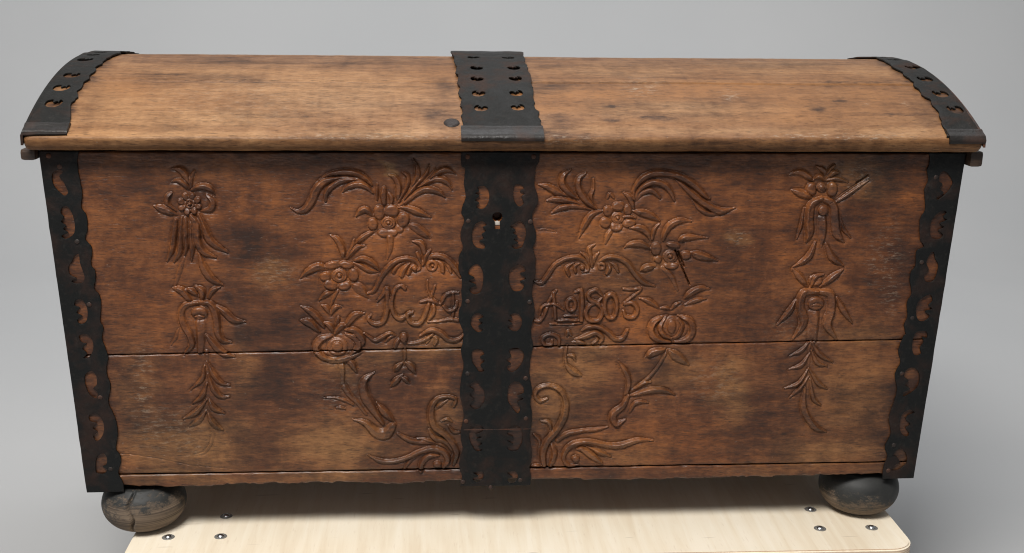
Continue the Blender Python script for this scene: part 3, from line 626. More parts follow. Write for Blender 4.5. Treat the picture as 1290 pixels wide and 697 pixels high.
for s in (-1,1):       # battens under the lid ends, outside the carcass
    z0 = ZT-.0100 if s < 0 else ZT-.0165
    bm = box_bm(min(s*.6035,s*.6225),max(s*.6035,s*(.6115 if s<0 else .6215)),-.012 if s<0 else -.014,.56,z0,ZT+.0045,.0045)
    bm_obj('end_batten', bm, W_DARK, chest, True, 50)

# ---- ball feet
m, nt, bs = newmat('worn_black_paint'); q = NT(nt)
n1 = q.noise(q.coord((26,26,34)),1,6,.7,.4); n2 = q.noise(q.coord((9,9,14),(1,0,2)),1,3,.5); wd = q.noise(q.coord((20,20,160)),1,4,.6,.3)
n4 = q.noise(q.coord((70,70,110),(4,0,2)),1,5,.8)
tc = q.n('ShaderNodeTexCoord'); sz = q.n('ShaderNodeSeparateXYZ'); q.l(tc.outputs['Object'], sz.inputs[0])
low = q.math('MULTIPLY', q.math('SUBTRACT', .030, sz.outputs[2]), 4.0)      # paint rubbed off the lower half
bare = q.val(q.math('ADD', q.math('ADD',q.math('MULTIPLY',n2,.55),q.math('MULTIPLY',n4,.45)), low),.44,.52)
ring = q.noise(q.coord((6,6,420)),1,3,.6,.2)
c = q.mix(q.val(n1,.3,.7), (.010,.011,.011), (.028,.028,.026)); c = q.mix(q.math('MULTIPLY',bare,.8), c, q.mix(q.val(ring,.35,.65),(.07,.048,.033),(.22,.16,.11)))
q.l(c, bs.inputs['Base Color']); q.l(q.val(bare,0,1,.62,.9), bs.inputs['Roughness']); q.l(q.bump(q.math('SUBTRACT',q.math('MULTIPLY',wd,.3),q.math('MULTIPLY',bare,.7)),.5,.0015), bs.inputs['Normal']); PAINT = m
FOOT = [(.0,0),(.022,.0),(.033,.003),(.045,.010),(.054,.0215),(.0575,.034),(.0565,.045),(.052,.056),(.044,.064),(.036,.068),(.0,.0685)]
FP = catmull(FOOT, 40)
for (x,y,cr) in ((-.516,.046,1),(.522,.056,0),(-.52,.47,0),(.53,.47,0)):
    bm = lathe_bm([(max(r,0) if 0<i<39 else 0, min(max(z,0.0005),.072)) for i,(r,z) in enumerate(FP)], 160, (x,y,0), .006)
    if cr:       # the drying crack down the front of the left foot
        for v in bm.verts:
            a = math.atan2(v.co.x-x, -(v.co.y-y)); dd = abs(a+.12+.06*math.sin(v.co.z*160))
            if dd < .05: rr = Vector((v.co.x-x, v.co.y-y)); k = 1-.22*(1-dd/.05); v.co.x = x+rr.x*k; v.co.y = y+rr.y*k
    bm_obj('ball_foot', bm, PAINT, chest)

# ================================================================ iron
DG = None
def iron_sheet(name, outline, holes, mat, mapfn, parent, thick=.0027, slices=None, dent=.0007, bev=.0007, k=3, smooth_hole=True, hscale=.98):
    """pierced sheet: outline and holes in 2-D metres, cut, given thickness, then laid on its surface by mapfn(x, s, offset)"""
    cu = bpy.data.curves.new('sheet','CURVE'); cu.dimensions = '2D'; cu.fill_mode = 'BOTH'; cu.extrude = max(thick/2-bev,1e-5); cu.bevel_depth = bev; cu.bevel_resolution = 1
    holes = [np.array(h) for h in holes]; holes = [h.mean(0)+(h-h.mean(0))*hscale if len(h) != 22 else h for h in holes]
    for L in [outline]+[closed_catmull(h,k) if smooth_hole else np.array(h) for h in holes]:
        sp = cu.splines.new('POLY'); sp.points.add(len(L)-1); sp.points.foreach_set('co', np.hstack([np.array(L)*100, np.zeros((len(L),1)), np.ones((len(L),1))]).ravel()); sp.use_cyclic_u = True
    cu.extrude *= 100; cu.bevel_depth *= 100; cu.offset = -bev*100
    o = bpy.data.objects.new('sheet', cu); COL.objects.link(o); dg = bpy.context.evaluated_depsgraph_get(); me = bpy.data.meshes.new_from_object(o.evaluated_get(dg))
    bpy.data.objects.remove(o); bm = bmesh.new(); bm.from_mesh(me); bpy.data.meshes.remove(me)
    for v in bm.verts: v.co /= 100
    for xv in np.arange(min(v.co.x for v in bm.verts)+.006, max(v.co.x for v in bm.verts), .012): bmesh.ops.bisect_plane(bm, geom=bm.verts[:]+bm.edges[:]+bm.faces[:], plane_co=(float(xv),0,0), plane_no=(1,0,0))
    bmesh.ops.remove_doubles(bm, verts=bm.verts, dist=1e-6)
    ys = [v.co.y for v in bm.verts]; lo, hi = min(ys), max(ys)
    if slices:
        for yv in np.arange(lo+slices*.5, hi, slices):
            bmesh.ops.bisect_plane(bm, geom=bm.verts[:]+bm.edges[:]+bm.faces[:], plane_co=(0,float(yv),0), plane_no=(0,1,0))
    co = np.array([v.co for v in bm.verts]); off = co[:,2]+thick/2 + dent*vnoise(co[:,0],co[:,1],.02,.02,71)
    P = mapfn(co[:,0], co[:,1], off)
    for v,p in zip(bm.verts, P): v.co = p
    return bm_obj(name, bm, mat, parent, True, 38)
def wob(L, amp=.0006, seed=1, k=6):
    """smooth an open traced edge and give it a hand-cut wobble"""
    C = catmull(np.array(L,float), len(L)*k); r = np.random.default_rng(seed); C[:,0] += amp*r.normal(size=len(C)).clip(-1.6,1.6)*.5; return C
def tl(ox,oy,s,L): return [(ox+x/s, oy+y/s) for x,y in L]
def map_front(x, s, off):
    return np.stack([x, SLOPE*s-off-.0004, ZT-s],1)
def edgef(L): return ptf(L)
# left corner strap
li = [(99.7,189.5),(98,208),(101.5,228),(104.5,243),(103,260),(109,270),(111,286),(108.5,301),(115.5,310),(116.5,320),(115,333),(120,340),(121,352),(119,363),(126,372),(128,384),(127,402),(131,413),(129,424),(133,437),(137,449),(135,461),(135.5,472),(139.5,482),(139.4,492),(137,507),(143,520),(147.5,532),(149,547),(146.5,564),(152,573),(152.8,583),(149.5,595),(155,606),(157,619.5)]
def corner_strap(inner, side, holes, label, nails):
    I = wob(edgef(inner), .0005, 3+side, 4); I[0,1] = -.0005; I[-1,1] = H+.0015; n = 30
    vs = np.linspace(H+.0015,-.0005,n); O = np.stack([side*(halfw(vs)+.0018), vs],1); rr = np.random.default_rng(8); O[1:-1,0] += .0003*rr.normal(size=n-2)
    out = np.vstack([I,O]); hs = [edgef(h) for h in holes]
    o = iron_sheet('corner_strap', out, hs, IRON, map_front, chest, slices=.012, k=3); o['label'] = label
    # the same strap folded round onto the side
    bm = bmesh.new(); cs = [(0,.0024),(0.065,.0024)]; 
    pts = []
    for j in range(13):
        v = -.0005+(H+.002)*j/12
        pts.append([Vector((side*(halfw(v)+.0019+a), SLOPE*v-.0022+y, ZT-v)) for (y,a) in ((0,0),(.052+.008*math.sin(j*2.1),0),(.052+.008*math.sin(j*2.1),-.0015),(.002,-.0015))])
    R_ = [[bm.verts.new(p) for p in row] for row in pts]
    for A,B in zip(R_,R_[1:]):
        for k_ in range(4): bm.faces.new([A[k_],A[(k_+1)%4],B[(k_+1)%4],B[k_]])
    bm.faces.new(R_[0]); bm.faces.new(R_[-1]); bm_obj('strap_return', bm, IRON, o, True, 40)
    for nx_ in nails: nail(*edgef([nx_])[0], o)
    return o
def nail(x, v, par, r=.0032):
    bm = lathe_bm([(0,.0012),(r*.6,.0010),(r,.0004),(r*1.05,0)],14); bmesh.ops.rotate(bm, verts=bm.verts, cent=(0,0,0), matrix=Matrix.Rotation(PI/2,3,'X'))
    bmesh.ops.translate(bm, verts=bm.verts, vec=(x, SLOPE*v-.0031, ZT-v)); bm_obj('nail', bm, IRON_RUST, par)
Lh = [tl(45,185,3.24,h) for h in ([(72,105),(95,92),(115,100),(98,118),(112,135),(125,160),(135,185),(120,200),(95,180),(75,155),(68,125)],
 [(110,245),(130,240),(150,265),(162,310),(160,350),(140,370),(120,375),(108,362),(135,350),(115,335),(127,320),(106,305),(118,285),(104,268)],
 [(160,445),(178,435),(182,470),(192,500),(202,530),(195,552),(170,558),(148,548),(168,535),(142,522),(135,490),(150,465)],
 [(165,625),(190,620),(210,650),(214,690),(205,715),(182,722),(172,705),(192,690),(168,675),(182,655),(160,645)])]
Lh += [tl(80,400,3.1,h) for h in ([(62,70),(90,62),(115,85),(118,125),(100,155),(78,158),(94,140),(76,120),(92,100),(72,95)],[(88,220),(110,205),(130,225),(132,260),(118,275),(136,290),(130,315),(105,300),(92,275),(84,245)],
 [(102,380),(130,372),(155,400),(160,440),(148,470),(130,482),(118,462),(135,445),(116,430),(132,410),(106,402)],[(140,535),(158,525),(172,545),(170,570),(155,580),(172,592),(160,608),(130,605),(127,570),(130,548)])]
corner_strap(li, -1, Lh, 'black pierced corner strap at the left end of the front', [(98,304),(76,210),(127,500),(113,383),(140,590),(62,196)])
ri = [(1170,191),(1170,206),(1167,214),(1168,228),(1163.5,240),(1165,263),(1158.5,276),(1158,300),(1163,310),(1154,316),(1152,335),(1147,342),(1145,352),(1147.5,369),(1141.5,381),(1142,398),(1138,409),(1140,420),(1137,424),(1131,441),(1133.5,456),(1126.5,471),(1129.5,490),(1124.5,508),(1119,526),(1121,546),(1114,562),(1117,574),(1112,588),(1111,602)]
Rh = [tl(1100,185,3.24,h) for h in ([(275,100),(300,105),(322,140),(318,160),(300,185),(262,215),(255,205),(285,188),(268,170),(280,150),(262,135)],
 [(240,290),(275,258),(298,265),(283,285),(298,297),(268,312),(287,327),(262,340),(282,357),(270,375),(240,375),(228,350),(230,315)],
 [(232,430),(246,430),(250,455),(263,478),(258,515),(240,548),(210,548),(204,520),(224,500),(214,470)],[(190,620),(228,600),(240,625),(222,645),(238,660),(208,670),(228,690),(205,712),(180,705),(170,670),(175,640)])]
Rh += [tl(1080,395,3.167,h) for h in ([(225,80),(245,68),(274,70),(276,95),(255,90),(262,112),(246,135),(252,160),(225,165),(214,130)],[(190,225),(215,212),(240,225),(247,260),(235,295),(205,320),(182,330),(180,315),(207,298),(186,282),(202,265),(184,248)],
 [(175,400),(205,380),(227,392),(203,402),(190,420),(210,440),(190,455),(204,475),(195,490),(172,475),(165,440)],[(140,560),(170,535),(192,555),(196,590),(182,607),(160,622),(133,624),(150,602),(167,590),(156,570)])]
corner_strap(ri, 1, Rh, 'black pierced corner strap at the right end of the front', [(1160,330),(1178,223),(1135,470),(1125,560),(1118,592),(1148,400)])
# centre strap with the keyhole
cl = [(581,190),(581,208),(586,213),(584,231),(586.5,247),(583,258),(581,268),(585,276),(581,290),(580,300),(583,311),(578,324),(578,340),(582,352),(581,367),(582,380),(578,392),(578.5,405),(583.5,417),(583,430),(580.5,442),(584,460),(581,475),(579,492),(582,510),(584,524),(580.5,540),(580.5,555),(583,565),(579,578),(579,590),(582,600),(580,613)]
cr = [(680,190),(679,203),(675,211),(673,231),(677,245),(677,256),(671,268),(671,280),(675,292),(674,304),(671,312),(674,324),(674,345),(671,356),(670,370),(673,385),(673,398),(669,410),(669,422),(671.5,434),(669,446),(667,462),(668,478),(670,492),(667.5,506),(670,520),(669,535),(667,550),(669.5,565),(669,578),(667,590),(669,600),(668,612)]
A = wob(edgef(cl), .0005, 9, 4); B = wob(edgef(cr), .0005, 10, 4)[::-1]; A[0,1] = B[-1,1] = -.0006; A[-1,1] = B[0,1] = H+.002
Ch = [tl(565,180,3.168,h) for h in ([(115,175),(140,170),(158,185),(163,215),(155,245),(135,264),(110,256),(122,238),(105,228),(124,210),(106,200),(122,190)],[(262,170),(285,165),(302,180),(284,192),(304,202),(290,215),(300,240),(282,254),(264,235),(257,205)],
 [(110,320),(135,310),(152,325),(136,335),(150,350),(132,363),(142,380),(122,392),(144,405),(142,422),(112,418),(95,395),(92,360),(100,335)],[(262,320),(285,308),(305,330),(309,365),(301,395),(290,418),(262,422),(252,408),(278,398),(260,385),(275,370),(256,358),(267,345),(246,333)],
 [(88,495),(115,482),(135,505),(139,545),(131,590),(110,603),(90,598),(84,580),(112,566),(80,550),(104,536),(78,520)],[(245,505),(275,482),(299,490),(307,510),(284,520),(310,540),(285,552),(303,566),(290,588),(262,591),(245,570),(239,535)])]
Ch += [tl(565,395,3.1,h) for h in ([(95,5),(115,-5),(137,10),(116,22),(134,35),(115,48),(134,62),(118,73),(98,60),(85,35)],[(240,5),(262,-5),(284,12),(286,42),(270,66),(248,66),(230,50),(250,38),(232,25),(248,14)],
 [(92,145),(125,138),(140,155),(122,168),(142,182),(124,200),(140,222),(120,226),(105,205),(92,185)],[(235,140),(270,132),(293,150),(290,185),(270,215),(246,229),(226,210),(243,195),(226,180),(245,165)],
 [(90,268),(110,261),(120,275),(139,300),(141,335),(125,365),(102,373),(83,355),(101,335),(82,315),(101,298),(82,283)],[(235,280),(265,261),(290,280),(293,308),(268,318),(293,331),(268,345),(280,366),(270,389),(245,362),(229,330)],
 [(88,440),(115,429),(137,445),(125,462),(106,470),(130,480),(108,490),(132,504),(116,519),(134,531),(110,536),(90,512),(79,475)],[(235,440),(262,431),(286,450),(289,495),(270,531),(245,536),(228,522),(252,508),(229,495),(254,481),(229,468)],
 [(95,618),(132,615),(136,635),(125,651),(105,656),(94,640),(116,632)],[(228,620),(258,614),(271,630),(262,655),(240,661),(229,645),(250,635)])]
key = [(KEY[0]+.0066*math.cos(a), KEY[1]+.0066*math.sin(a)) for a in np.linspace(PI/2+.55,2*PI+PI/2-.55,20)]
key = [(x,y) for x,y in key]+[(KEY[0]+.0036,KEY[1]+.0165),(KEY[0]-.0036,KEY[1]+.0165)]
hs = [closed_catmull(edgef(h),3) for h in Ch]+[np.array(key)]
cs = iron_sheet('centre_strap', np.vstack([A,B]), hs, IRON, map_front, chest, slices=.012, smooth_hole=False, dent=.0010); cs['label'] = 'wide black pierced strap with the keyhole, down the middle of the front'
x0,v0 = KEY[0], KEY[1]
bm = box_bm(x0-.0034,x0+.0034,SLOPE*v0-.0004,SLOPE*v0+.006,ZT-v0-.0115,ZT-v0-.0065,.0006); bm_obj('key_plate', bm, flat('bare_key_plate',(.42,.38,.33),.6), cs)
for p in ((589,197),(672,197),(590,278),(668,279),(589,379),(667,380),(589,470),(662,476),(587,530),(662,526),(583,606),(655,604),(618,613)): nail(*edgef([p])[0], cs)
# a dark repair joint across the centre strap
e0 = edgef([(583,541),(668,539)]); bm = box_bm(e0[0][0]-.001,e0[1][0]+.001,0,.0006,0,.0011,.0002)
bmesh.ops.translate(bm, verts=bm.verts, vec=(0,SLOPE*e0[0][1]-.0038,ZT-e0[0][1])); bm_obj('joint_ridge', bm, IRON_RUST, cs)

# ================================================================ the domed lid
lid = empty('lid', chest)
LW = .611; YC, RAD, ZC = .285, .673, .641-.675
A0 = math.asin(.309/RAD)
zr = ZC+RAD*math.cos(A0)              # height where the dome meets its front edge
def lid_profile():
    """points from the underside of the front edge, round the nose, over the dome, down to the back"""
    P = [(-.0195,ZT+.0045),(-.0232,ZT+.0056),(-.0268,ZT+.0085),(-.0293,ZT+.0125),(-.0306,ZT+.0175),(-.0304,ZT+.0210),(-.0288,ZT+.0236)]
    for a in np.linspace(-A0+.012, A0-.012, 110): P.append((YC+RAD*math.sin(a), ZC+RAD*math.cos(a)))
    P += [(2*YC+.0288,ZT+.0228),(2*YC+.0305,ZT+.019),(2*YC+.0308,ZT+.014),(2*YC+.0302,ZT+.008),(2*YC+.0285,ZT+.0052),(2*YC+.0255,ZT+.0045)]
    return np.array(P)
LP = lid_profile(); seg = np.hypot(*np.diff(LP,axis=0).T); LS = np.concatenate([[0],np.cumsum(seg)])
tn = np.gradient(LP,axis=0); tn /= np.linalg.norm(tn,axis=1,keepdims=True); LN = np.stack([-tn[:,1],tn[:,0]],1)   # outward
def lid_at(s, off=0):
    s = np.asarray(s,float); y = np.interp(s,LS,LP[:,0]); z = np.interp(s,LS,LP[:,1]); ny = np.interp(s,LS,LN[:,0]); nz = np.interp(s,LS,LN[:,1])
    return y+ny*off, z+nz*off
def lid_uv(uv):
    """photo point -> (x, s) on the dome"""
    d = ray(uv); best = None
    for i in range(2,len(LP)-1):
        a = LP[i]; b = LP[i+1]; e = b-a; M_ = np.array([[d[1],-e[0]],[d[2],-e[1]]]); r_ = a-CP[1:]
        det = np.linalg.det(M_)
        if abs(det) < 1e-12: continue
        t_,k_ = np.linalg.solve(M_, r_)
        if t_ > 0 and -1e-6 <= k_ <= 1+1e-6: return (CP[0]+d[0]*t_, LS[i]+k_*seg[i])
    # above the crest: take the ray's nearest pass
    y,z = LP[:,0],LP[:,1]; t_ = (y-CP[1])/d[1]; gap = z-(CP[2]+d[2]*t_); i = int(np.argmax(np.where(y<.34,gap,-9)))
    return (CP[0]+d[0]*t_[i], LS[i])
L_DARK = [(70,135,22,14,1.6),(82,113,22,12,1.6),(95,97,22,10,1.6),(112,82,24,9,1.6),(601,105,16,60,1.7),(648,105,16,60,1.7),(622,90,30,50,.9),(1204,140,22,14,1.6),(1186,120,24,12,1.6),(1166,102,24,10,1.6),(1148,88,24,9,1.6),(1128,78,24,7,1.6),(280,100,60,8,.7),(420,75,300,8,.45),(560,155,30,10,.7),(549,143,22,5,1.0),(555,125,22,30,.3),(690,112,36,6,.85),(700,152,34,9,.8),(566,112,14,16,.7),(575,150,14,18,.8),(690,84,30,3,.5),(680,165,40,12,.8),(200,181,300,5,.6),(800,182,500,5,.8),  # strips along the lower nose paint in its shade; darker behind the band holes
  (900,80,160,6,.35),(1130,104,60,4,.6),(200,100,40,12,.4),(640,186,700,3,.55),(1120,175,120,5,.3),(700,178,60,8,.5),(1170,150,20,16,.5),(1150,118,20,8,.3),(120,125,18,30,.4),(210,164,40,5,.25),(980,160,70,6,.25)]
L_KNOT = [(832,149.5,20,2.4,1.6),(815,147.5,10,1.6,1.4),(770,151.5,11,2.2,1.2),(770,134,8,1.6,1.2),(800,103,5,2,1),(1030,138,9,3.6,1.2),(1057,127.5,8,1.8,1.4),(1045,103,3.5,2,1.4),(549,143,17,4,1.1),(315,103,38,1.6,1.2),(560,153,24,3.5,.8),(1130,145,30,1.2,1),(1080,103.5,60,1.0,1.1),(780,104,110,.9,.9),(200,94,60,1,.8),(930,71,12,2,1)]
L_TAN = [(250,150,140,14,.8),(420,120,130,30,.75),(320,90,130,10,.4),(520,160,40,10,.4),(200,170,150,9,.7),(460,168,90,7,.85),(850,138,120,10,.6),(780,90,100,8,.5),(980,85,80,10,.55),(1100,90,60,10,.4),(760,165,70,6,.5),(1130,168,50,8,.6),(900,165,200,4,.5)]  # strips along the nose show its worn edge and paint in a highlight
L_RED = [(700,130,60,20,.9),(800,120,130,14,.8),(900,112,120,10,.8),(1000,140,100,24,.7),(160,110,50,14,.5),(540,100,60,24,.55),(110,172,50,8,.6),(1100,120,60,30,.6),(760,158,120,8,.4)]
L_SCUF_SHINE = [(806,110,22,12,.9),(920,120,14,7,.9),(700,73,20,2,1),(1090,132,4,3,1),(1140,131,4,3,1),(460,172,120,4,.8),(1050,172,100,4,1),(300,125,120,30,.3),(700,175,60,6,.7)]  # long strips on the nose are scuffs and painted highlight together
def lid_board(sa, sb, label, tag_seed):
    cols = np.arange(-LW, LW+1e-6, 2*LW/488); n = max(8,int((sb-sa)/.0030)); ss = np.linspace(sa+.0002, sb-.0002, n)
    X, Sg = np.meshgrid(cols, ss); off = .0005*vnoise(X,Sg,.08,.02,81)+.0003*vnoise(X,Sg,.02,.005,82)+.00015*vnoise(X,Sg,.008,.003,83)
    for e in (sa,sb):
        if .02 < e < LS[-1]-.02: off -= .0050*np.exp(-abs(Sg-e)/(.0018+.0016*np.clip(vnoise(X,X*0,.02,1,84),0,1)))
    # grazes near the foot of the front
    off -= .0010*np.clip(vnoise(X,Sg,.014,.004,85)-.55,0,1)*(Sg<.06)
    off -= .0035*np.exp(-(LW-abs(X))/.0022)
    y,z = lid_at(Sg, off); P = np.stack([X,y,z],-1); du = np.gradient(P,axis=1); dv = np.gradient(P,axis=0); N = np.cross(du,dv); N /= np.linalg.norm(N,axis=-1,keepdims=True)
    nR,nC = X.shape; idx = np.arange(nR*nC).reshape(nR,nC); F = np.stack([idx[:-1,:-1], idx[:-1,1:], idx[1:,1:], idx[1:,:-1]],-1).reshape(-1,4); Pf = P.reshape(-1,3)
    T = tone(Pf, L_DARK, L_TAN, L_RED, L_SCUF_SHINE, 20)
    u_,w_ = to_photo(Pf); T[:,0] = np.maximum(T[:,0], blob(u_+2*vnoise(u_,w_,6,3,7), w_+1.2*vnoise(u_,w_,5,2,8), L_KNOT).clip(0,1))
    T[Pf[:,1] > .3] = (.2,.3,.3,.1)
    loop = np.concatenate([idx[0,:], idx[1:,-1], idx[-1,-2::-1], idx[-2:0:-1,0]]); L = Pf[loop]; sl = Sg.ravel()[loop]; y,z = lid_at(sl, -.016)
    y = np.clip(y,-.012,.582); z = np.maximum(z, ZT+.006); back = np.stack([L[:,0],y,z],1); k = np.arange(len(L)); Fe = np.stack([k,(k+1)%len(L),(k+1)%len(L)+len(L),k+len(L)],1)+len(Pf)
    on = L-np.array([0,.285,ZT+.02]); on[:nC] = (0,-1,-.3); on[nC:nC+nR-1] = (1,0,0); on[nC+nR-1:2*nC+nR-2] = (0,1,-.3); on[2*nC+nR-2:] = (-1,0,0); on = on/np.linalg.norm(on,axis=1,keepdims=True)
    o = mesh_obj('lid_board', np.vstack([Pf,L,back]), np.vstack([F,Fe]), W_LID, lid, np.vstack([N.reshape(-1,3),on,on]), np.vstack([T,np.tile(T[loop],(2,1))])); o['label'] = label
    return o
s1 = lid_uv((900,105))[1]; sM = s1+.17
print('lid seam', s1, lid_at(s1), 'len', LS[-1])
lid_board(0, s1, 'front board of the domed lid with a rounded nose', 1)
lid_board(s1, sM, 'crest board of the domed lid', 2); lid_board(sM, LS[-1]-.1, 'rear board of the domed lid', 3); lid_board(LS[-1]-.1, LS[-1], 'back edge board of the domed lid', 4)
# end boards of the lid, filling the arch
for s in (-1,1):
    bm = bmesh.new(); prof = [lid_at(q_,-.0165) for q_ in np.linspace(.012,LS[-1]-.012,60)]; prof = [(float(y),float(z)) for y,z in prof]
    prof = [(min(max(y,-.011),.581), max(z,ZT+.0065)) for y,z in prof]; prof.append((.581,ZT+.005)); prof.append((-.011,ZT+.005))
    vs = [bm.verts.new((s*(LW-.004),y,z)) for y,z in prof]; f = bm.faces.new(vs); ex = bmesh.ops.extrude_face_region(bm, geom=[f])
    for v in ex['geom']:
        if isinstance(v,bmesh.types.BMVert): v.co.x = s*(LW-.024)
    bm_obj('lid_end_board', bm, W_PLAIN, lid, False)
LIFT = [.0055]
def map_lid(x, s, off):
    y,z = lid_at(np.clip(s,0,LS[-1]), off+.0003+LIFT[0]*np.clip((s-.06)/.26,0,1)*np.clip((LS[-1]-.06-s)/.2,0,1)); return np.stack([x,y,z],1)
SF = lid_uv((633,170))[1]
S_FRONT = .0135                         # the iron ends on the nose of the lid
# centre band of the lid
cbl = [(583,176),(583,158),(581,150),(582,140),(580,135),(581.5,128),(578,122),(579,113),(576,108),(577,100),(574,95),(575.5,88),(572,84),(572.5,78),(569,74),(568,66)]
cbr = [(684,176),(682,158),(679,150),(678.5,143),(674,139),(673,131),(671.5,124),(671,116),(669,110),(669,101),(665.5,95),(664,88),(661,84),(660,76),(657,70),(652,63)]
def band_edge(L):
    P = np.array([lid_uv(p) for p in L]); return P
a = band_edge(cbl); b = band_edge(cbr)
def extend(P, seed):                    # carry the scallops on over the crest to the back
    P = P[(np.diff(P[:,1],prepend=-1) > 1e-5)]; s = P[-1,1]; x = np.median(P[4:,0]); r = np.random.default_rng(seed); L = list(map(tuple,P)); k = 0
    while s < LS[-1]-.03: s += .014; k += 1; L.append((x+(.0022 if k%2 else -.0022)+r.normal()*.0006, s))
    L.append((x, LS[-1]-.004)); return np.array(L)
a = extend(a,1); b = extend(b,2)
print('band L', a[:16].round(3).tolist()); print('band R', b[:16].round(3).tolist())
a[0,1] = b[0,1] = .026; 
hl = []
for side in (0,1):
    for k,(u,v) in enumerate((((593,68),(596.5,79),(600.5,91),(601,104),(603,121),(606,139)),((637,68),(640,79),(647,91),(649,103.5),(650,121),(652,138)))[side]):
        hl.append((*lid_uv((u,v)), side, k))
def comma(x, s, rx, rs, flip, rot=0):
    base = [(-1,.1),(-.7,-.7),(0,-1),(.75,-.75),(1,0),(.8,.75),(.3,1),(.45,.35),(.15,.55),(-.1,.1),(-.4,.6),(-.75,.55)]
    out = []
    for (p,q_) in base:
        p *= flip; c_,s_ = math.cos(rot),math.sin(rot); out.append((x+rx*(p*c_-q_*s_), s+rs*(p*s_+q_*c_)))
    return out
holes = [comma(x,s,.0092,.0082 if k%2 else .0094,1 if sd else -1) for (x,s,sd,k) in hl]
last = max(s for (_,s,_,_) in hl); xm = (hl[2][0]+0, hl[8][0])
s = last+.04
while s < LS[-1]-.05: holes += [comma(xm[0],s,.0085,.0075,-1), comma(xm[1],s,.0085,.0075,1)]; s += .038
A = wob(a,.0013,31,4); B = wob(b,.0013,32,4)[::-1]
band = iron_sheet('iron_band', np.vstack([A,B]), holes, IRON_LID, map_lid, lid, thick=.0024, slices=.008, dent=.0006); band['label'] = 'wide pierced iron band over the middle of the lid'
# folded end over the nose
def fold(x0, x1, par, y0, y1, um):
    sl_, sh_ = lid_uv((um,y1))[1], lid_uv((um,y0))[1]
    cols = np.linspace(x0,x1,26); ss = np.linspace(sl_,sh_,16); th = .0042
    X,Sg = np.meshgrid(cols,ss); o1 = th+.0005*vnoise(X,Sg,.02,.02,91)+.0012*np.exp(-((Sg-(sh_-.005))/.004)**2)-.0024*np.exp(-np.minimum(Sg-sl_,sh_-Sg)/.0012)
    y,z = lid_at(Sg,o1); P = np.stack([X,y,z],-1).reshape(-1,3); nR,nC = X.shape; idx = np.arange(nR*nC).reshape(nR,nC); F = np.stack([idx[:-1,:-1], idx[:-1,1:], idx[1:,1:], idx[1:,:-1]],-1).reshape(-1,4)
    loop = np.concatenate([idx[0,:], idx[1:,-1], idx[-1,-2::-1], idx[-2:0:-1,0]]); L = P[loop]; y,z = lid_at(Sg.ravel()[loop],.0001); back = np.stack([L[:,0],y,z],1); n = len(L); k = np.arange(n)
    Fe = np.stack([k,(k+1)%n,(k+1)%n+n,k+n],1)+len(P)
    o = mesh_obj('folded_end', np.vstack([P,L,back]), np.vstack([F,Fe]), IRON_FOLD, par); return o
xa = lid_uv((581,172))[0]; xb = lid_uv((685,172))[0]; fold(xa, xb, lid, 161, 178, 633)
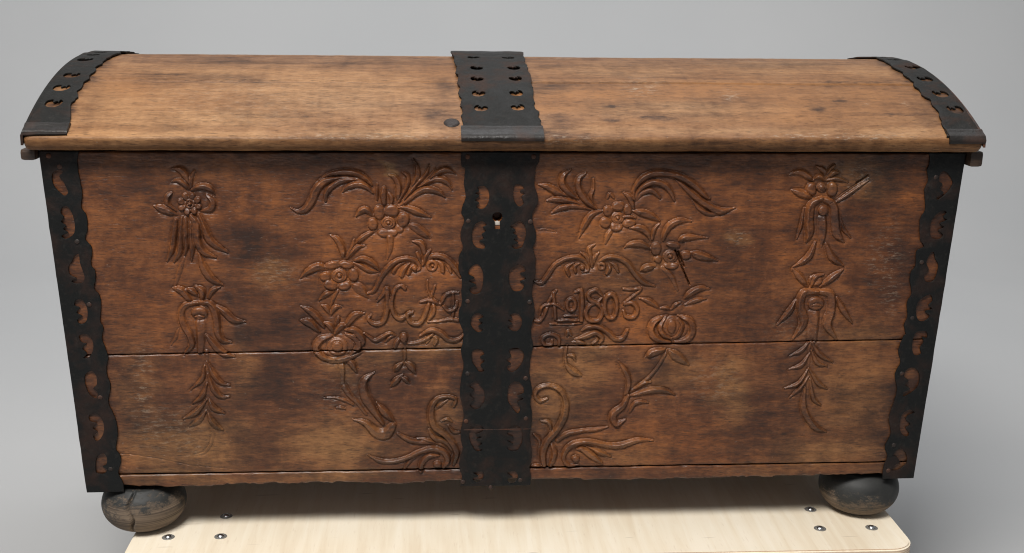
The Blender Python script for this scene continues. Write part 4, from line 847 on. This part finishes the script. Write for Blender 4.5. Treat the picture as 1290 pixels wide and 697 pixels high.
# end bands
LIFT[0] = .0015
lb = [(84,176),(85,168),(89,154),(90.4,134),(98,124),(98,117),(104,112),(106,106),(113,101),(113,97),(121,92),(121,87.5),(129,83),(130,80),(137,76),(143,73),(150,70.5)]
rb = [(1193,180),(1191,168),(1187,160),(1184,152),(1180,141),(1173,134),(1171,128),(1161,122.6),(1159,117),(1151,111),(1150,106),(1138,97),(1136,93),(1125,88),(1121,84),(1109,77.5),(1100,74)]
lh_ = tl(0,40,3.873,[(415,150),(350,222),(300,283),(262,358)]); rh_ = tl(960,40,3.873,[(645,150),(735,185),(795,242),(870,312),(942,388)])
for (L,side,hh,lab) in ((lb,-1,lh_,'pierced iron band over the left end of the lid'),(rb,1,rh_,'pierced iron band over the right end of the lid')):
    e = extend(band_edge(L), 5+side); e[0,1] = .026; 
    print('end', side, e[:17].round(3).tolist())
    E1 = wob(e,.0012,40+side,4); O = np.stack([np.full(40,side*(LW+.0006)), np.linspace(LS[-1]-.004,.024,40)],1)
    hp = [lid_uv(p) for p in hh]; holes = [comma(x,s,.0110,.0115,-side,side*.4) for x,s in hp]; s = max(p[1] for p in hp)+.04; xm = hp[-2][0] if side<0 else hp[1][0]
    while s < LS[-1]-.05: holes.append(comma(xm,s,.0095,.009,-side)); s += .04
    bnd = iron_sheet('iron_band', np.vstack([E1,O]), holes, IRON_LID, map_lid, lid, thick=.0026, slices=.008, dent=.0006); bnd['label'] = lab
    xi = lid_uv(L[1])[0]; fold(min(xi,side*(LW+.0015)), max(xi,side*(LW+.0015)), lid, *((157,169,60) if side < 0 else (165,181,1215)))
    bm = bmesh.new(); rows = []       # edge turned down over the end of the lid
    for q_ in np.linspace(.014,LS[-1]-.004,70):
        w_ = .0085+.0025*math.sin(q_*60); ya,za = lid_at(q_,.0029); yb,zb_ = lid_at(q_,-w_); rows.append([bm.verts.new((side*(LW+d_),float(y_),float(z_))) for (y_,z_,d_) in ((ya,za,-.001),(ya,za,.0022),(yb,zb_,.0022),(yb,zb_,.0006))])
    for P_,Q_ in zip(rows,rows[1:]):
        for k_ in range(4): bm.faces.new([P_[k_],P_[(k_+1)%4],Q_[(k_+1)%4],Q_[k_]])
    bm.faces.new(rows[0]); bm.faces.new(rows[-1]); bm_obj('turned_edge', bm, IRON_RUST if side>0 else IRON_LID, lid, True, 40)
def lid_nail(uv, r, h, name='nail', m=IRON_RUST):
    x,s = lid_uv(uv); y,z = lid_at(s,.0002); ny = np.interp(s,LS,LN[:,0]); nz = np.interp(s,LS,LN[:,1]); ang = math.atan2(-ny,nz)
    bm = lathe_bm([(0,h),(r*.6,h*.85),(r*.92,h*.45),(r,0)],20); bmesh.ops.rotate(bm, verts=bm.verts, cent=(0,0,0), matrix=Matrix.Rotation(ang,3,'X')); bmesh.ops.translate(bm, verts=bm.verts, vec=(x,float(y),float(z)))
    return bm_obj(name, bm, m, lid)
lid_nail((569,155.5),.0105,.0026)
